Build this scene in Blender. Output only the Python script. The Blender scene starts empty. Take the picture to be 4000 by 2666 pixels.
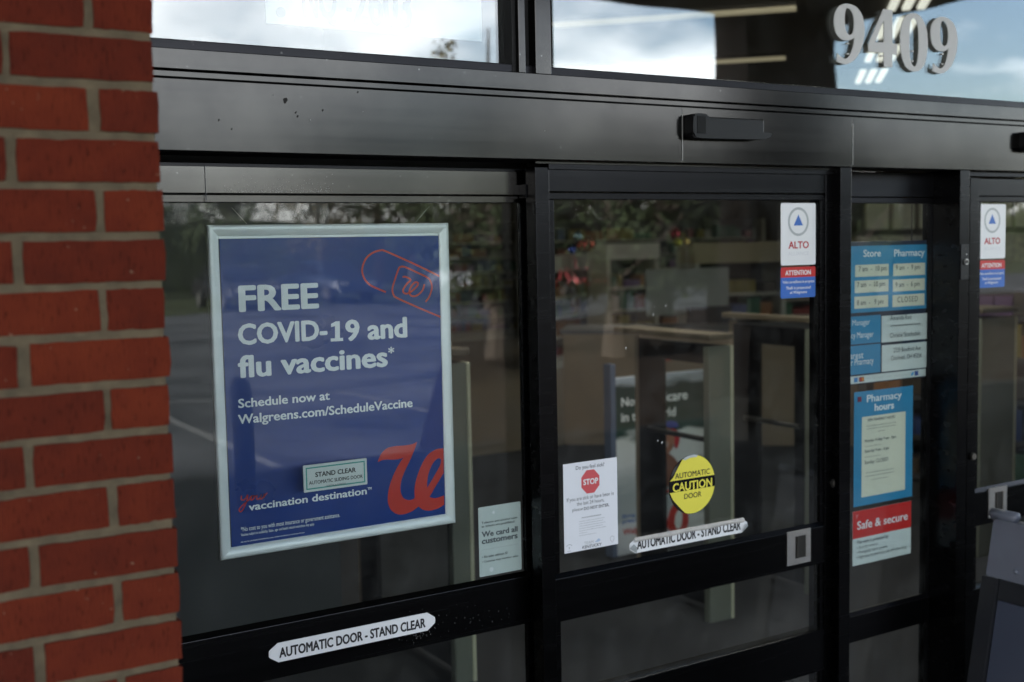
import bpy, bmesh, math, random
from mathutils import Vector, Matrix
random.seed(7)
SC = bpy.context.scene
COL = SC.collection
# ------------------------------------------------------------------ camera, sky, sun, exposure
CZ = 1.9                                    # eye height above the pavement
R = ((0.8514664554, -0.5240417116, -0.0196254893),
     (0.0604837113, 0.0609624411, 0.9963058273),
     (0.5209093933, 0.8495080137, -0.0836034612))
F = 4555.67                                 # focal length in pixels of a 4000 px wide picture
cam = bpy.data.cameras.new('camera')
cam.sensor_width = 36.0
cam.lens = F/4000*36
cam.clip_start = 0.05
cam.clip_end = 2000
cam.dof.use_dof = True
cam.dof.focus_distance = 2.62
cam.dof.aperture_fstop = 3.2
camo = bpy.data.objects.new('camera', cam)
COL.objects.link(camo)
rx, up, fw = (Vector(v) for v in R)
m = Matrix((rx, up, -fw)).transposed().to_4x4()
m.translation = Vector((0, 0, CZ))
camo.matrix_world = m
SC.camera = camo

SUN_AZ = math.radians(-97)                   # measured from straight out of the shop front towards +X
SUN_EL = math.radians(35)
sun_dir = Vector((math.sin(SUN_AZ)*math.cos(SUN_EL), -math.cos(SUN_AZ)*math.cos(SUN_EL), math.sin(SUN_EL)))
w = bpy.data.worlds.new('World')
SC.world = w
w.use_nodes = True
nt = w.node_tree
nt.nodes.clear()
N = nt.nodes.new
L = nt.links.new
out = N('ShaderNodeOutputWorld'); bg = N('ShaderNodeBackground'); sky = N('ShaderNodeTexSky')
sky.sky_type = 'NISHITA'
sky.sun_disc = False
sky.sun_elevation = SUN_EL
sky.sun_rotation = math.radians(180) - SUN_AZ
sky.dust_density = 1.6
bg.inputs[1].default_value = 0.13
tc = N('ShaderNodeTexCoord'); sep = N('ShaderNodeSeparateXYZ'); L(tc.outputs['Generated'], sep.inputs[0])
ad = N('ShaderNodeMath'); ad.operation = 'MAXIMUM'; ad.inputs[1].default_value = 0.0; L(sep.outputs[2], ad.inputs[0])
ad2 = N('ShaderNodeMath'); ad2.operation = 'ADD'; ad2.inputs[1].default_value = 0.24; L(ad.outputs[0], ad2.inputs[0])
dx = N('ShaderNodeMath'); dx.operation = 'DIVIDE'; L(sep.outputs[0], dx.inputs[0]); L(ad2.outputs[0], dx.inputs[1])
dy = N('ShaderNodeMath'); dy.operation = 'DIVIDE'; L(sep.outputs[1], dy.inputs[0]); L(ad2.outputs[0], dy.inputs[1])
cb = N('ShaderNodeCombineXYZ'); L(dx.outputs[0], cb.inputs[0]); L(dy.outputs[0], cb.inputs[1])
nz = N('ShaderNodeTexNoise'); nz.inputs['Scale'].default_value = 1.1; nz.inputs['Detail'].default_value = 7; nz.inputs['Roughness'].default_value = 0.52
cofs = N('ShaderNodeVectorMath'); cofs.operation = 'ADD'; cofs.inputs[1].default_value = (9.1, 3.7, 0)
L(cb.outputs[0], cofs.inputs[0]); L(cofs.outputs[0], nz.inputs['Vector'])
rp = N('ShaderNodeValToRGB'); rp.color_ramp.elements[0].position = 0.45; rp.color_ramp.elements[1].position = 0.69
L(nz.outputs['Fac'], rp.inputs[0])
bw = N('ShaderNodeRGBToBW'); L(sky.outputs[0], bw.inputs[0])
mu = N('ShaderNodeMath'); mu.operation = 'MULTIPLY_ADD'; mu.inputs[1].default_value = 4.6; mu.inputs[2].default_value = 1.6; L(bw.outputs[0], mu.inputs[0])
mx = N('ShaderNodeMix'); mx.data_type = 'RGBA'
L(rp.outputs[0], mx.inputs[0]); L(sky.outputs[0], mx.inputs[6]); L(mu.outputs[0], mx.inputs[7])
L(mx.outputs[2], bg.inputs[0]); L(bg.outputs[0], out.inputs[0])

sd = bpy.data.lights.new('sun', 'SUN')
sd.energy = 5.0
sd.angle = math.radians(0.5)
sd.color = (1.0, 0.965, 0.92)
so = bpy.data.objects.new('sun', sd)
COL.objects.link(so)
so.rotation_euler = (-sun_dir).to_track_quat('-Z', 'Y').to_euler()

SC.view_settings.view_transform = 'Standard'
SC.view_settings.look = 'None'
SC.view_settings.gamma = 1.0
SC.view_settings.use_curve_mapping = False
SC.view_settings.exposure = 1.98
SC.render.engine = 'CYCLES'
SC.cycles.max_bounces = 10
SC.cycles.transparent_max_bounces = 24
SC.cycles.glossy_bounces = 6
SC.cycles.diffuse_bounces = 4
SC.cycles.use_denoising = True
SC.cycles.sample_clamp_indirect = 8.0

# ------------------------------------------------------------------ measuring helpers
def unit(x, y):
    a = (x-2000)/F; b = -(y-1333)/F
    return Vector((R[0][0]*a+R[1][0]*b+R[2][0], R[0][1]*a+R[1][1]*b+R[2][1], R[0][2]*a+R[1][2]*b+R[2][2]))
def at(x, y, D):
    """the point (X, Z) on the upright plane Y = D, parallel to the shop front"""
    d = unit(x, y)
    return d.x/d.y*D, CZ+d.z/d.y*D
def AX(x, y, D): return at(x, y, D)[0]
def AZ(x, y, D): return at(x, y, D)[1]
def atz(x, y, z):
    d = unit(x, y); t = (z-CZ)/d.z
    return d.x*t, d.y*t
def rect(tl, br, D):
    a = at(*tl, D); b = at(*br, D)
    return a[0], b[0], b[1], a[1]            # X0 X1 Z0 Z1

# ------------------------------------------------------------------ object helpers
ORG = {}
def link(o, parent, world_loc):
    COL.objects.link(o)
    if parent is not None:
        o.parent = parent
        o.location = world_loc - ORG[parent]
    else:
        o.location = world_loc
    ORG[o] = world_loc.copy()
def obj(name, bm, mat, parent=None, smooth=False, **props):
    """bm is in world coordinates; ONE mesh object"""
    if isinstance(bm, bpy.types.Mesh):
        me = bm
        vs = [v.co for v in me.vertices]
    else:
        bmesh.ops.recalc_face_normals(bm, faces=bm.faces) if props.pop('fix', True) else None
        me = bpy.data.meshes.new(name)
        bm.to_mesh(me); bm.free()
        vs = [v.co for v in me.vertices]
    props.pop('fix', None)
    if parent is None or not props.get('keep', False):
        lo = Vector((min(v.x for v in vs), min(v.y for v in vs), min(v.z for v in vs)))
        hi = Vector((max(v.x for v in vs), max(v.y for v in vs), max(v.z for v in vs)))
        org = Vector(((lo.x+hi.x)/2, (lo.y+hi.y)/2, lo.z))
    props.pop('keep', None)
    me.transform(Matrix.Translation(-org))
    if smooth:
        me.polygons.foreach_set('use_smooth', [True]*len(me.polygons))
    if isinstance(mat, (list, tuple)):
        for q in mat: me.materials.append(q)
    else:
        me.materials.append(mat)
    o = bpy.data.objects.new(name, me)
    link(o, parent, org)
    for k, v in props.items(): o[k] = v
    return o
def thing(name, label, cat, loc, group=None):
    o = bpy.data.objects.new(name, None)
    o.empty_display_size = 0.1
    link(o, None, Vector(loc))
    tag(o, label, cat, group)
    return o
def tag(o, label, cat, group=None):
    o['label'] = label; o['category'] = cat
    if group: o['group'] = group
    return o
def B(): return bmesh.new()
def box(bm, x0, x1, y0, y1, z0, z1, bevel=0.0, mi=0):
    if x0 > x1: x0, x1 = x1, x0
    if y0 > y1: y0, y1 = y1, y0
    if z0 > z1: z0, z1 = z1, z0
    v = [bm.verts.new(c) for c in ((x0,y0,z0),(x1,y0,z0),(x1,y1,z0),(x0,y1,z0),(x0,y0,z1),(x1,y0,z1),(x1,y1,z1),(x0,y1,z1))]
    fs = [bm.faces.new([v[i] for i in q]) for q in ((0,3,2,1),(4,5,6,7),(0,1,5,4),(1,2,6,5),(2,3,7,6),(3,0,4,7))]
    for f in fs: f.material_index = mi
    if bevel > 0:
        es = list({e for f in fs for e in f.edges})
        r = bmesh.ops.bevel(bm, geom=es, offset=bevel, segments=2, profile=0.6, affect='EDGES')
        for f in r['faces']: f.material_index = mi
    return bm
def bx(*a, **k):
    return box(B(), *a, **k)
def quad(bm, pts, mi=0):
    f = bm.faces.new([bm.verts.new(p) for p in pts]); f.material_index = mi
    return f
def prism(bm, pts, d):
    """closed outline pts (3D, planar) pushed by vector d"""
    d = Vector(d)
    a = [bm.verts.new(p) for p in pts]; b = [bm.verts.new(Vector(p)+d) for p in pts]
    n = len(pts)
    bm.faces.new(a); bm.faces.new(b[::-1])
    for i in range(n):
        bm.faces.new((a[i], b[i], b[(i+1) % n], a[(i+1) % n]))
    return bm
def tube(bm, pts, r, seg=8, caps=True, squash=None):
    pts = [Vector(p) for p in pts]
    rings = []
    for i, p in enumerate(pts):
        if i == 0: t = pts[1]-pts[0]
        elif i == len(pts)-1: t = pts[-1]-pts[-2]
        else: t = (pts[i+1]-p).normalized()+(p-pts[i-1]).normalized()
        t.normalize()
        a = t.orthogonal().normalized() if abs(t.z) > 0.9 else t.cross(Vector((0,0,1))).normalized()
        b = t.cross(a)
        rr = r[i] if isinstance(r, (list, tuple)) else r
        rings.append([bm.verts.new(p+a*math.cos(2*math.pi*k/seg)*rr+b*math.sin(2*math.pi*k/seg)*rr) for k in range(seg)])
    for q in range(len(rings)-1):
        for k in range(seg):
            bm.faces.new((rings[q][k], rings[q][(k+1) % seg], rings[q+1][(k+1) % seg], rings[q+1][k]))
    if caps:
        bm.faces.new(rings[0][::-1]); bm.faces.new(rings[-1])
    return bm
def lathe(bm, cx, cy, prof, seg=24):
    rings = []
    for r, z in prof:
        rings.append([bm.verts.new((cx+r*math.cos(2*math.pi*k/seg), cy+r*math.sin(2*math.pi*k/seg), z)) for k in range(seg)])
    for q in range(len(rings)-1):
        for k in range(seg):
            bm.faces.new((rings[q][k], rings[q][(k+1) % seg], rings[q+1][(k+1) % seg], rings[q+1][k]))
    bm.faces.new(rings[0][::-1]); bm.faces.new(rings[-1])
    return bm
def disc_y(bm, X, Z, y0, y1, r, seg=28, rin=0.0):
    """a round plate facing the street"""
    if rin <= 0:
        return prism(bm, [(X+r*math.cos(2*math.pi*k/seg), y0, Z+r*math.sin(2*math.pi*k/seg)) for k in range(seg)], (0, y1-y0, 0))
    for k in range(seg):
        a = 2*math.pi*k/seg; b = 2*math.pi*(k+1)/seg
        P = [(X+q*math.cos(t), Z+q*math.sin(t)) for q, t in ((rin,a),(r,a),(r,b),(rin,b))]
        quad(bm, [(p[0], y0, p[1]) for p in P])
    return bm
def smooth_loop(pts, closed=True, n=6):
    """pts: (x, y) or (x, y, 'c') for a sharp corner; Catmull-Rom between corners"""
    P = [(p[0], p[1]) for p in pts]; C = [len(p) > 2 for p in pts]
    out = []; m = len(P)
    for i in range(m if closed else m-1):
        p1 = P[i]; p2 = P[(i+1) % m]
        p0 = P[i-1] if (closed or i > 0) and not C[i] else (2*p1[0]-p2[0], 2*p1[1]-p2[1])
        p3 = P[(i+2) % m] if (closed or i+2 < m) and not C[(i+1) % m] else (2*p2[0]-p1[0], 2*p2[1]-p1[1])
        if C[i] and C[(i+1) % m]:
            out.append(p1); continue
        for s in range(n):
            t = s/n
            out.append(tuple(0.5*((2*p1[j])+(-p0[j]+p2[j])*t+(2*p0[j]-5*p1[j]+4*p2[j]-p3[j])*t*t+(-p0[j]+3*p1[j]-3*p2[j]+p3[j])*t**3) for j in (0, 1)))
    if not closed: out.append(P[-1])
    return out
def filled(loops, y, thick=0.0):
    """mesh of a flat shape with holes; loops are lists of (X, Z)"""
    c = bpy.data.curves.new('shape', 'CURVE'); c.dimensions = '2D'; c.fill_mode = 'BOTH'
    c.extrude = thick/2
    for lp in loops:
        s = c.splines.new('POLY'); s.points.add(len(lp)-1)
        for q, p in zip(s.points, lp): q.co = (p[0], p[1], 0, 1)
        s.use_cyclic_u = True
    o = bpy.data.objects.new('shape', c)
    me = bpy.data.meshes.new_from_object(o)
    bpy.data.objects.remove(o); bpy.data.curves.remove(c)
    me.transform(Matrix(((1,0,0,0),(0,0,-1,y-thick/2),(0,1,0,0),(0,0,0,1))))
    return me
def stroke(path, w, y):
    """flat ribbon along an (X, Z) path"""
    bm = B(); a = []; n = len(path)
    for i in range(n):
        p = Vector(path[i]); q = Vector(path[min(i+1, n-1)]); r = Vector(path[max(i-1, 0)])
        t = (q-r); t.normalize(); nn = Vector((-t.y, t.x))*w/2
        a.append((bm.verts.new((p.x+nn.x, y, p.y+nn.y)), bm.verts.new((p.x-nn.x, y, p.y-nn.y))))
    for i in range(n-1):
        bm.faces.new((a[i][0], a[i+1][0], a[i+1][1], a[i][1]))
    return bm
_tx = {}
def text(body, Lp, Rp, Tp, Bp, D, mat, parent, bold=0.02, y=None, shear=0.0, spacing=1.0, xz=None, rot=None):
    """flat lettering whose inked box spans the measured left/right/top/bottom"""
    c = bpy.data.curves.new('lettering', 'FONT'); c.body = body; c.shear = shear; c.space_character = spacing
    c.resolution_u = 3
    o = bpy.data.objects.new('lettering', c)
    me = bpy.data.meshes.new_from_object(o)
    bpy.data.objects.remove(o); bpy.data.curves.remove(c)
    xs = [v.co.x for v in me.vertices]; ys = [v.co.y for v in me.vertices]
    a, b, e, f = min(xs), max(xs), min(ys), max(ys)
    if xz: X0, X1, Z0, Z1 = xz
    else: X0, X1, Z0, Z1 = AX(*Lp, D), AX(*Rp, D), AZ(*Bp, D), AZ(*Tp, D)
    sx = (X1-X0)/(b-a); sz = (Z1-Z0)/(f-e)
    yy = D if y is None else y
    if bold > 0.004:
        kx = 1-2*bold/(b-a); kz = 1-1.4*bold/(f-e); bm = B()
        for i, (ox, oz) in enumerate(((0, 0), (-1, 0), (1, 0), (0, -0.7), (0, 0.7), (-0.7, 0.5), (0.7, 0.5), (-0.7, -0.5), (0.7, -0.5))):
            t2 = me.copy()
            t2.transform(Matrix(((sx*kx,0,0,X0-a*sx*kx+bold*sx*(1+ox)),(0,0,-1,yy-i*0.00002),(0,sz*kz,0,Z0-e*sz*kz+bold*sz*(0.7+oz)),(0,0,0,1))))
            bm.from_mesh(t2); bpy.data.meshes.remove(t2)
        return obj('lettering', bm, mat, parent, fix=False)
    me.transform(Matrix(((sx,0,0,X0-a*sx),(0,0,-1,yy),(0,sz,0,Z0-e*sz),(0,0,0,1))))
    return obj('lettering', me, mat, parent)
def fine_lines(rows, D, y, mat, parent, name='fine_print'):
    """rows of small print too small to read: (left px point, right px point, height px)"""
    bm = B(); rnd = random.Random(len(rows)*13+5)
    for Lq, Rq, h in rows:
        X0, Z0 = at(*Lq, D); X1, _ = at(*Rq, D); hh = h*D/F*1.1
        Zr = at(*Lq, D)[1]
        x = X0
        while x < X1:
            wl = rnd.uniform(0.9, 3.2)*hh
            xe = min(x+wl, X1); q = x
            while q < xe:
                cw = hh*rnd.uniform(0.16, 0.3)
                h2 = hh*rnd.choice((0.62, 0.62, 0.62, 1.0))
                quad(bm, [(q, y, Zr), (q+cw, y, Zr), (q+cw, y, Zr+h2), (q, y, Zr+h2)])
                q += cw+hh*0.2
            x = xe+hh*0.45
    return obj(name, bm, mat, parent, fix=False)

# ------------------------------------------------------------------ materials
def newmat(name):
    m = bpy.data.materials.new(name); m.use_nodes = True
    return m, m.node_tree.nodes, m.node_tree.links, m.node_tree.nodes['Principled BSDF']
def plain(name, col, rough=0.5, metal=0.0, spec=0.5, emit=None, estr=0.0, var=0.0, vscale=30.0, bump=0.0, bscale=200.0):
    m, n, l, p = newmat(name)
    p.inputs['Base Color'].default_value = (*col, 1)
    p.inputs['Roughness'].default_value = rough
    p.inputs['Metallic'].default_value = metal
    p.inputs['Specular IOR Level'].default_value = spec
    if emit:
        p.inputs['Emission Color'].default_value = (*emit, 1); p.inputs['Emission Strength'].default_value = estr
    if var or bump:
        t = n.new('ShaderNodeTexCoord')
    if var:
        z = n.new('ShaderNodeTexNoise'); z.inputs['Scale'].default_value = vscale; z.inputs['Detail'].default_value = 5
        l.new(t.outputs['Object'], z.inputs['Vector'])
        h = n.new('ShaderNodeMapRange'); h.inputs[1].default_value = 0.3; h.inputs[2].default_value = 0.7
        h.inputs[3].default_value = 1-var; h.inputs[4].default_value = 1+var
        l.new(z.outputs['Fac'], h.inputs[0])
        x = n.new('ShaderNodeVectorMath'); x.operation = 'SCALE'; x.inputs[0].default_value = col
        l.new(h.outputs[0], x.inputs['Scale']); l.new(x.outputs[0], p.inputs['Base Color'])
        h2 = n.new('ShaderNodeMapRange'); h2.inputs[3].default_value = max(0.02, rough-0.08); h2.inputs[4].default_value = min(1, rough+0.12)
        l.new(z.outputs['Fac'], h2.inputs[0]); l.new(h2.outputs[0], p.inputs['Roughness'])
    if bump:
        z = n.new('ShaderNodeTexNoise'); z.inputs['Scale'].default_value = bscale; z.inputs['Detail'].default_value = 4
        l.new(t.outputs['Object'], z.inputs['Vector'])
        q = n.new('ShaderNodeBump'); q.inputs['Strength'].default_value = bump; q.inputs['Distance'].default_value = 0.002
        l.new(z.outputs['Fac'], q.inputs['Height']); l.new(q.outputs[0], p.inputs['Normal'])
    return m
def bronze(name, col, rough, streak=0.5, dust=0.25, speck=0.0):
    """dark anodised aluminium with drawing streaks, dust and specks"""
    m, n, l, p = newmat(name)
    p.inputs['Metallic'].default_value = 1.0
    t = n.new('ShaderNodeTexCoord'); mp = n.new('ShaderNodeMapping'); mp.inputs['Scale'].default_value = (0.5, 14, 26)
    l.new(t.outputs['Object'], mp.inputs[0])
    z = n.new('ShaderNodeTexNoise'); z.inputs['Scale'].default_value = 1.6; z.inputs['Detail'].default_value = 6; z.inputs['Roughness'].default_value = 0.6
    l.new(mp.outputs[0], z.inputs['Vector'])
    z2 = n.new('ShaderNodeTexNoise'); z2.inputs['Scale'].default_value = 7; z2.inputs['Detail'].default_value = 7; z2.inputs['Roughness'].default_value = 0.65
    l.new(t.outputs['Object'], z2.inputs['Vector'])
    a = n.new('ShaderNodeMapRange'); a.inputs[1].default_value = 0.25; a.inputs[2].default_value = 0.75; a.inputs[3].default_value = rough*(1-streak*0.2); a.inputs[4].default_value = rough*(1+streak*0.25)
    l.new(z.outputs['Fac'], a.inputs[0]); l.new(a.outputs[0], p.inputs['Roughness'])
    mixc = n.new('ShaderNodeMix'); mixc.data_type = 'RGBA'
    mixc.inputs[6].default_value = (*col, 1); mixc.inputs[7].default_value = (col[0]*2.1+0.02, col[1]*2.1+0.019, col[2]*2.0+0.016, 1)
    b = n.new('ShaderNodeMapRange'); b.inputs[1].default_value = 0.40; b.inputs[2].default_value = 0.70; b.inputs[3].default_value = 0.0; b.inputs[4].default_value = dust
    mm = n.new('ShaderNodeMath'); mm.operation = 'MULTIPLY_ADD'; mm.inputs[1].default_value = 0.45
    l.new(z.outputs['Fac'], mm.inputs[0]); 
    m2 = n.new('ShaderNodeMath'); m2.operation = 'MULTIPLY'; m2.inputs[1].default_value = 0.6; l.new(z2.outputs['Fac'], m2.inputs[0]); l.new(m2.outputs[0], mm.inputs[2])
    l.new(mm.outputs[0], b.inputs[0])
    l.new(b.outputs[0], mixc.inputs[0])
    last = mixc.outputs[2]
    if speck:
        v = n.new('ShaderNodeTexNoise'); v.inputs['Scale'].default_value = 85; v.inputs['Detail'].default_value = 2
        l.new(t.outputs['Object'], v.inputs['Vector'])
        s = n.new('ShaderNodeMapRange'); s.inputs[1].default_value = 0.735; s.inputs[2].default_value = 0.76; s.inputs[3].default_value = 0; s.inputs[4].default_value = speck
        l.new(v.outputs['Fac'], s.inputs[0])
        mk = n.new('ShaderNodeMix'); mk.data_type = 'RGBA'; mk.inputs[7].default_value = (0.35, 0.35, 0.34, 1)
        l.new(s.outputs[0], mk.inputs[0]); l.new(last, mk.inputs[6]); last = mk.outputs[2]
    l.new(last, p.inputs['Base Color'])
    return m
def glass(name, tint, f0=0.042, rough=0.0, wob=0.012, dirt=0.022):
    """clear pane: Schlick reflection over straight transmission, light dirt"""
    m = bpy.data.materials.new(name); m.use_nodes = True
    n = m.node_tree.nodes; l = m.node_tree.links; n.clear()
    o = n.new('ShaderNodeOutputMaterial'); tr = n.new('ShaderNodeBsdfTransparent'); gl = n.new('ShaderNodeBsdfGlossy'); df = n.new('ShaderNodeBsdfDiffuse')
    tr.inputs[0].default_value = (*tint, 1); gl.inputs['Roughness'].default_value = rough; gl.inputs[0].default_value = (1, 1, 1, 1)
    df.inputs[0].default_value = (0.6, 0.6, 0.58, 1)
    g = n.new('ShaderNodeNewGeometry'); d = n.new('ShaderNodeVectorMath'); d.operation = 'DOT_PRODUCT'
    l.new(g.outputs['True Normal'], d.inputs[0]); l.new(g.outputs['Incoming'], d.inputs[1])
    ab = n.new('ShaderNodeMath'); ab.operation = 'ABSOLUTE'; l.new(d.outputs['Value'], ab.inputs[0])
    s = n.new('ShaderNodeMath'); s.operation = 'SUBTRACT'; s.inputs[0].default_value = 1; l.new(ab.outputs[0], s.inputs[1])
    pw = n.new('ShaderNodeMath'); pw.operation = 'POWER'; pw.inputs[1].default_value = 5; l.new(s.outputs[0], pw.inputs[0])
    ma = n.new('ShaderNodeMath'); ma.operation = 'MULTIPLY_ADD'; ma.inputs[1].default_value = 1-f0; ma.inputs[2].default_value = f0; l.new(pw.outputs[0], ma.inputs[0])
    mx = n.new('ShaderNodeMixShader'); l.new(ma.outputs[0], mx.inputs[0]); l.new(tr.outputs[0], mx.inputs[1]); l.new(gl.outputs[0], mx.inputs[2])
    t = n.new('ShaderNodeTexCoord')
    z = n.new('ShaderNodeTexNoise'); z.inputs['Scale'].default_value = 2.2; z.inputs['Detail'].default_value = 1
    l.new(t.outputs['Object'], z.inputs['Vector'])
    bp = n.new('ShaderNodeBump'); bp.inputs['Strength'].default_value = 1.0; bp.inputs['Distance'].default_value = wob*0.1
    l.new(z.outputs['Fac'], bp.inputs['Height']); l.new(bp.outputs[0], gl.inputs['Normal'])
    z2 = n.new('ShaderNodeTexNoise'); z2.inputs['Scale'].default_value = 9; z2.inputs['Detail'].default_value = 8; z2.inputs['Roughness'].default_value = 0.7
    l.new(t.outputs['Object'], z2.inputs['Vector'])
    mr = n.new('ShaderNodeMapRange'); mr.inputs[1].default_value = 0.45; mr.inputs[2].default_value = 0.8; mr.inputs[3].default_value = 0.0; mr.inputs[4].default_value = dirt
    l.new(z2.outputs['Fac'], mr.inputs[0])
    m2 = n.new('ShaderNodeMixShader'); l.new(mr.outputs[0], m2.inputs[0]); l.new(mx.outputs[0], m2.inputs[1]); l.new(df.outputs[0], m2.inputs[2])
    l.new(m2.outputs[0], o.inputs[0])
    return m
def brick_mat():
    m, n, l, p = newmat('brick_clay')
    t = n.new('ShaderNodeTexCoord'); oi = n.new('ShaderNodeObjectInfo')
    ad = n.new('ShaderNodeVectorMath'); ad.operation = 'ADD'; sc = n.new('ShaderNodeVectorMath'); sc.operation = 'SCALE'
    cbn = n.new('ShaderNodeCombineXYZ'); l.new(oi.outputs['Random'], cbn.inputs[0]); l.new(oi.outputs['Random'], cbn.inputs[2])
    l.new(cbn.outputs[0], sc.inputs[0]); sc.inputs['Scale'].default_value = 40
    l.new(t.outputs['Object'], ad.inputs[0]); l.new(sc.outputs[0], ad.inputs[1])
    z = n.new('ShaderNodeTexNoise'); z.inputs['Scale'].default_value = 22; z.inputs['Detail'].default_value = 6; l.new(ad.outputs[0], z.inputs['Vector'])
    mp = n.new('ShaderNodeMapping'); mp.inputs['Scale'].default_value = (260, 260, 60); l.new(ad.outputs[0], mp.inputs[0])
    z2 = n.new('ShaderNodeTexNoise'); z2.inputs['Scale'].default_value = 1; z2.inputs['Detail'].default_value = 3; l.new(mp.outputs[0], z2.inputs['Vector'])
    r = n.new('ShaderNodeValToRGB'); e = r.color_ramp.elements
    e[0].position = 0.0; e[0].color = (0.060, 0.012, 0.008, 1); e[1].position = 1.0; e[1].color = (0.17, 0.030, 0.012, 1)
    k = e.new(0.5); k.color = (0.110, 0.018, 0.009, 1)
    a = n.new('ShaderNodeMath'); a.operation = 'MULTIPLY_ADD'; a.inputs[1].default_value = 0.75
    b = n.new('ShaderNodeMath'); b.operation = 'MULTIPLY_ADD'; b.inputs[2].default_value = -0.11; b.inputs[1].default_value = 0.42; l.new(oi.outputs['Random'], b.inputs[0])
    l.new(z.outputs['Fac'], a.inputs[0]); l.new(b.outputs[0], a.inputs[2]); l.new(a.outputs[0], r.inputs[0])
    dk = n.new('ShaderNodeMapRange'); dk.inputs[1].default_value = 0.25; dk.inputs[2].default_value = 0.42; dk.inputs[3].default_value = 0.45; dk.inputs[4].default_value = 1.0
    l.new(z2.outputs['Fac'], dk.inputs[0])
    mxc = n.new('ShaderNodeVectorMath'); mxc.operation = 'SCALE'; l.new(r.outputs[0], mxc.inputs[0]); l.new(dk.outputs[0], mxc.inputs['Scale'])
    wsp = n.new('ShaderNodeTexNoise'); wsp.inputs['Scale'].default_value = 120; wsp.inputs['Detail'].default_value = 2; l.new(ad.outputs[0], wsp.inputs['Vector'])
    wr = n.new('ShaderNodeMapRange'); wr.inputs[1].default_value = 0.74; wr.inputs[2].default_value = 0.78; wr.inputs[3].default_value = 0; wr.inputs[4].default_value = 0.7; l.new(wsp.outputs['Fac'], wr.inputs[0])
    fin = n.new('ShaderNodeMix'); fin.data_type = 'RGBA'; fin.inputs[7].default_value = (0.26, 0.17, 0.11, 1)
    l.new(wr.outputs[0], fin.inputs[0]); l.new(mxc.outputs[0], fin.inputs[6]); l.new(fin.outputs[2], p.inputs['Base Color'])
    p.inputs['Roughness'].default_value = 0.9; p.inputs['Specular IOR Level'].default_value = 0.12
    q = n.new('ShaderNodeBump'); q.inputs['Strength'].default_value = 1.0; q.inputs['Distance'].default_value = 0.0022
    hh_ = n.new('ShaderNodeMath'); hh_.operation = 'ADD'; l.new(z2.outputs['Fac'], hh_.inputs[0]); l.new(z.outputs['Fac'], hh_.inputs[1])
    l.new(hh_.outputs[0], q.inputs['Height']); l.new(q.outputs[0], p.inputs['Normal'])
    return m
M = {}
M['brick'] = brick_mat()
M['mortar'] = plain('mortar_sand', (0.118, 0.090, 0.054), 0.95, var=0.30, vscale=35, bump=1.0, bscale=330)
M['bronze'] = bronze('bronze_aluminium', (0.038, 0.037, 0.037), 0.16, dust=0.25, speck=0.3)
M['bronze_dark'] = bronze('bronze_aluminium_dark', (0.022, 0.022, 0.025), 0.34, dust=0.12, speck=0.15)
M['door_metal'] = bronze('door_aluminium', (0.019, 0.019, 0.021), 0.26, dust=0.14, speck=0.2)
M['rail_metal'] = bronze('rail_sky_sheen', (0.085, 0.082, 0.080), 0.16, streak=0.3, dust=0.2, speck=0.5)  # paler base colour paints in reflected sky on the left door
M['black'] = plain('black_gasket_and_gap', (0.006, 0.006, 0.007), 0.6)
M['blackplastic'] = plain('black_plastic', (0.004, 0.004, 0.005), 0.38, spec=0.3)
M['edge'] = plain('edge_glint', (0.45, 0.44, 0.42), 0.4, 0.8)
M['glass'] = glass('door_glass', (0.93, 0.955, 0.95))
M['glass_t'] = glass('transom_glass', (0.84, 0.88, 0.88), f0=0.105, wob=0.015, dirt=0.012)
M['white'] = plain('white_vinyl', (0.80, 0.81, 0.82), 0.35, var=0.03, vscale=14)
M['paper'] = plain('white_paper', (0.78, 0.79, 0.83), 0.55, var=0.03, vscale=10)
M['creampaper'] = plain('cream_paper', (0.66, 0.66, 0.53), 0.6, var=0.03, vscale=9)
M['greypaper'] = plain('pale_card', (0.60, 0.66, 0.64), 0.55, var=0.03, vscale=9)
M['frame_al'] = plain('satin_silver', (0.80, 0.85, 0.845), 0.34, 0.15, var=0.03, vscale=8)
M['ink'] = plain('black_ink', (0.012, 0.012, 0.014), 0.4)
M['ink_soft'] = plain('grey_ink', (0.10, 0.11, 0.12), 0.5)
M['ink_pale'] = plain('pale_ink', (0.45, 0.46, 0.48), 0.5)
M['ink_faint'] = plain('faint_ink', (0.66, 0.67, 0.70), 0.5)
M['poster_blue'] = plain('poster_blue', (0.003, 0.036, 0.215), 0.28, var=0.05, vscale=3)
M['poster_white'] = plain('poster_white', (0.80, 0.85, 0.86), 0.3)
M['poster_red'] = plain('poster_red', (0.52, 0.035, 0.022), 0.3)
M['red'] = plain('sign_red', (0.55, 0.022, 0.020), 0.35)
M['alto_red'] = plain('deep_red_ink', (0.45, 0.015, 0.02), 0.4)
M['soft_red'] = plain('stop_red', (0.62, 0.09, 0.10), 0.5)
M['blue'] = plain('sign_blue', (0.035, 0.14, 0.50), 0.35)
M['cyan'] = plain('board_blue', (0.028, 0.235, 0.43), 0.4)
M['teal'] = plain('teal_border', (0.05, 0.30, 0.26), 0.4)
M['yellow'] = plain('caution_yellow', (0.83, 0.74, 0.10), 0.22, var=0.03, vscale=12)
M['ringgrey'] = plain('ring_grey', (0.42, 0.45, 0.46), 0.4)
M['navy'] = plain('navy_board', (0.012, 0.022, 0.045), 0.35)
M['digit'] = plain('numeral_white', (0.58, 0.58, 0.575), 0.5, var=0.02, vscale=20)
M['steel'] = plain('brushed_steel', (0.55, 0.53, 0.51), 0.34, 0.9, var=0.06, vscale=60)
M['recess'] = plain('dark_steel_recess', (0.045, 0.042, 0.038), 0.4, 0.6)
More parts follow.
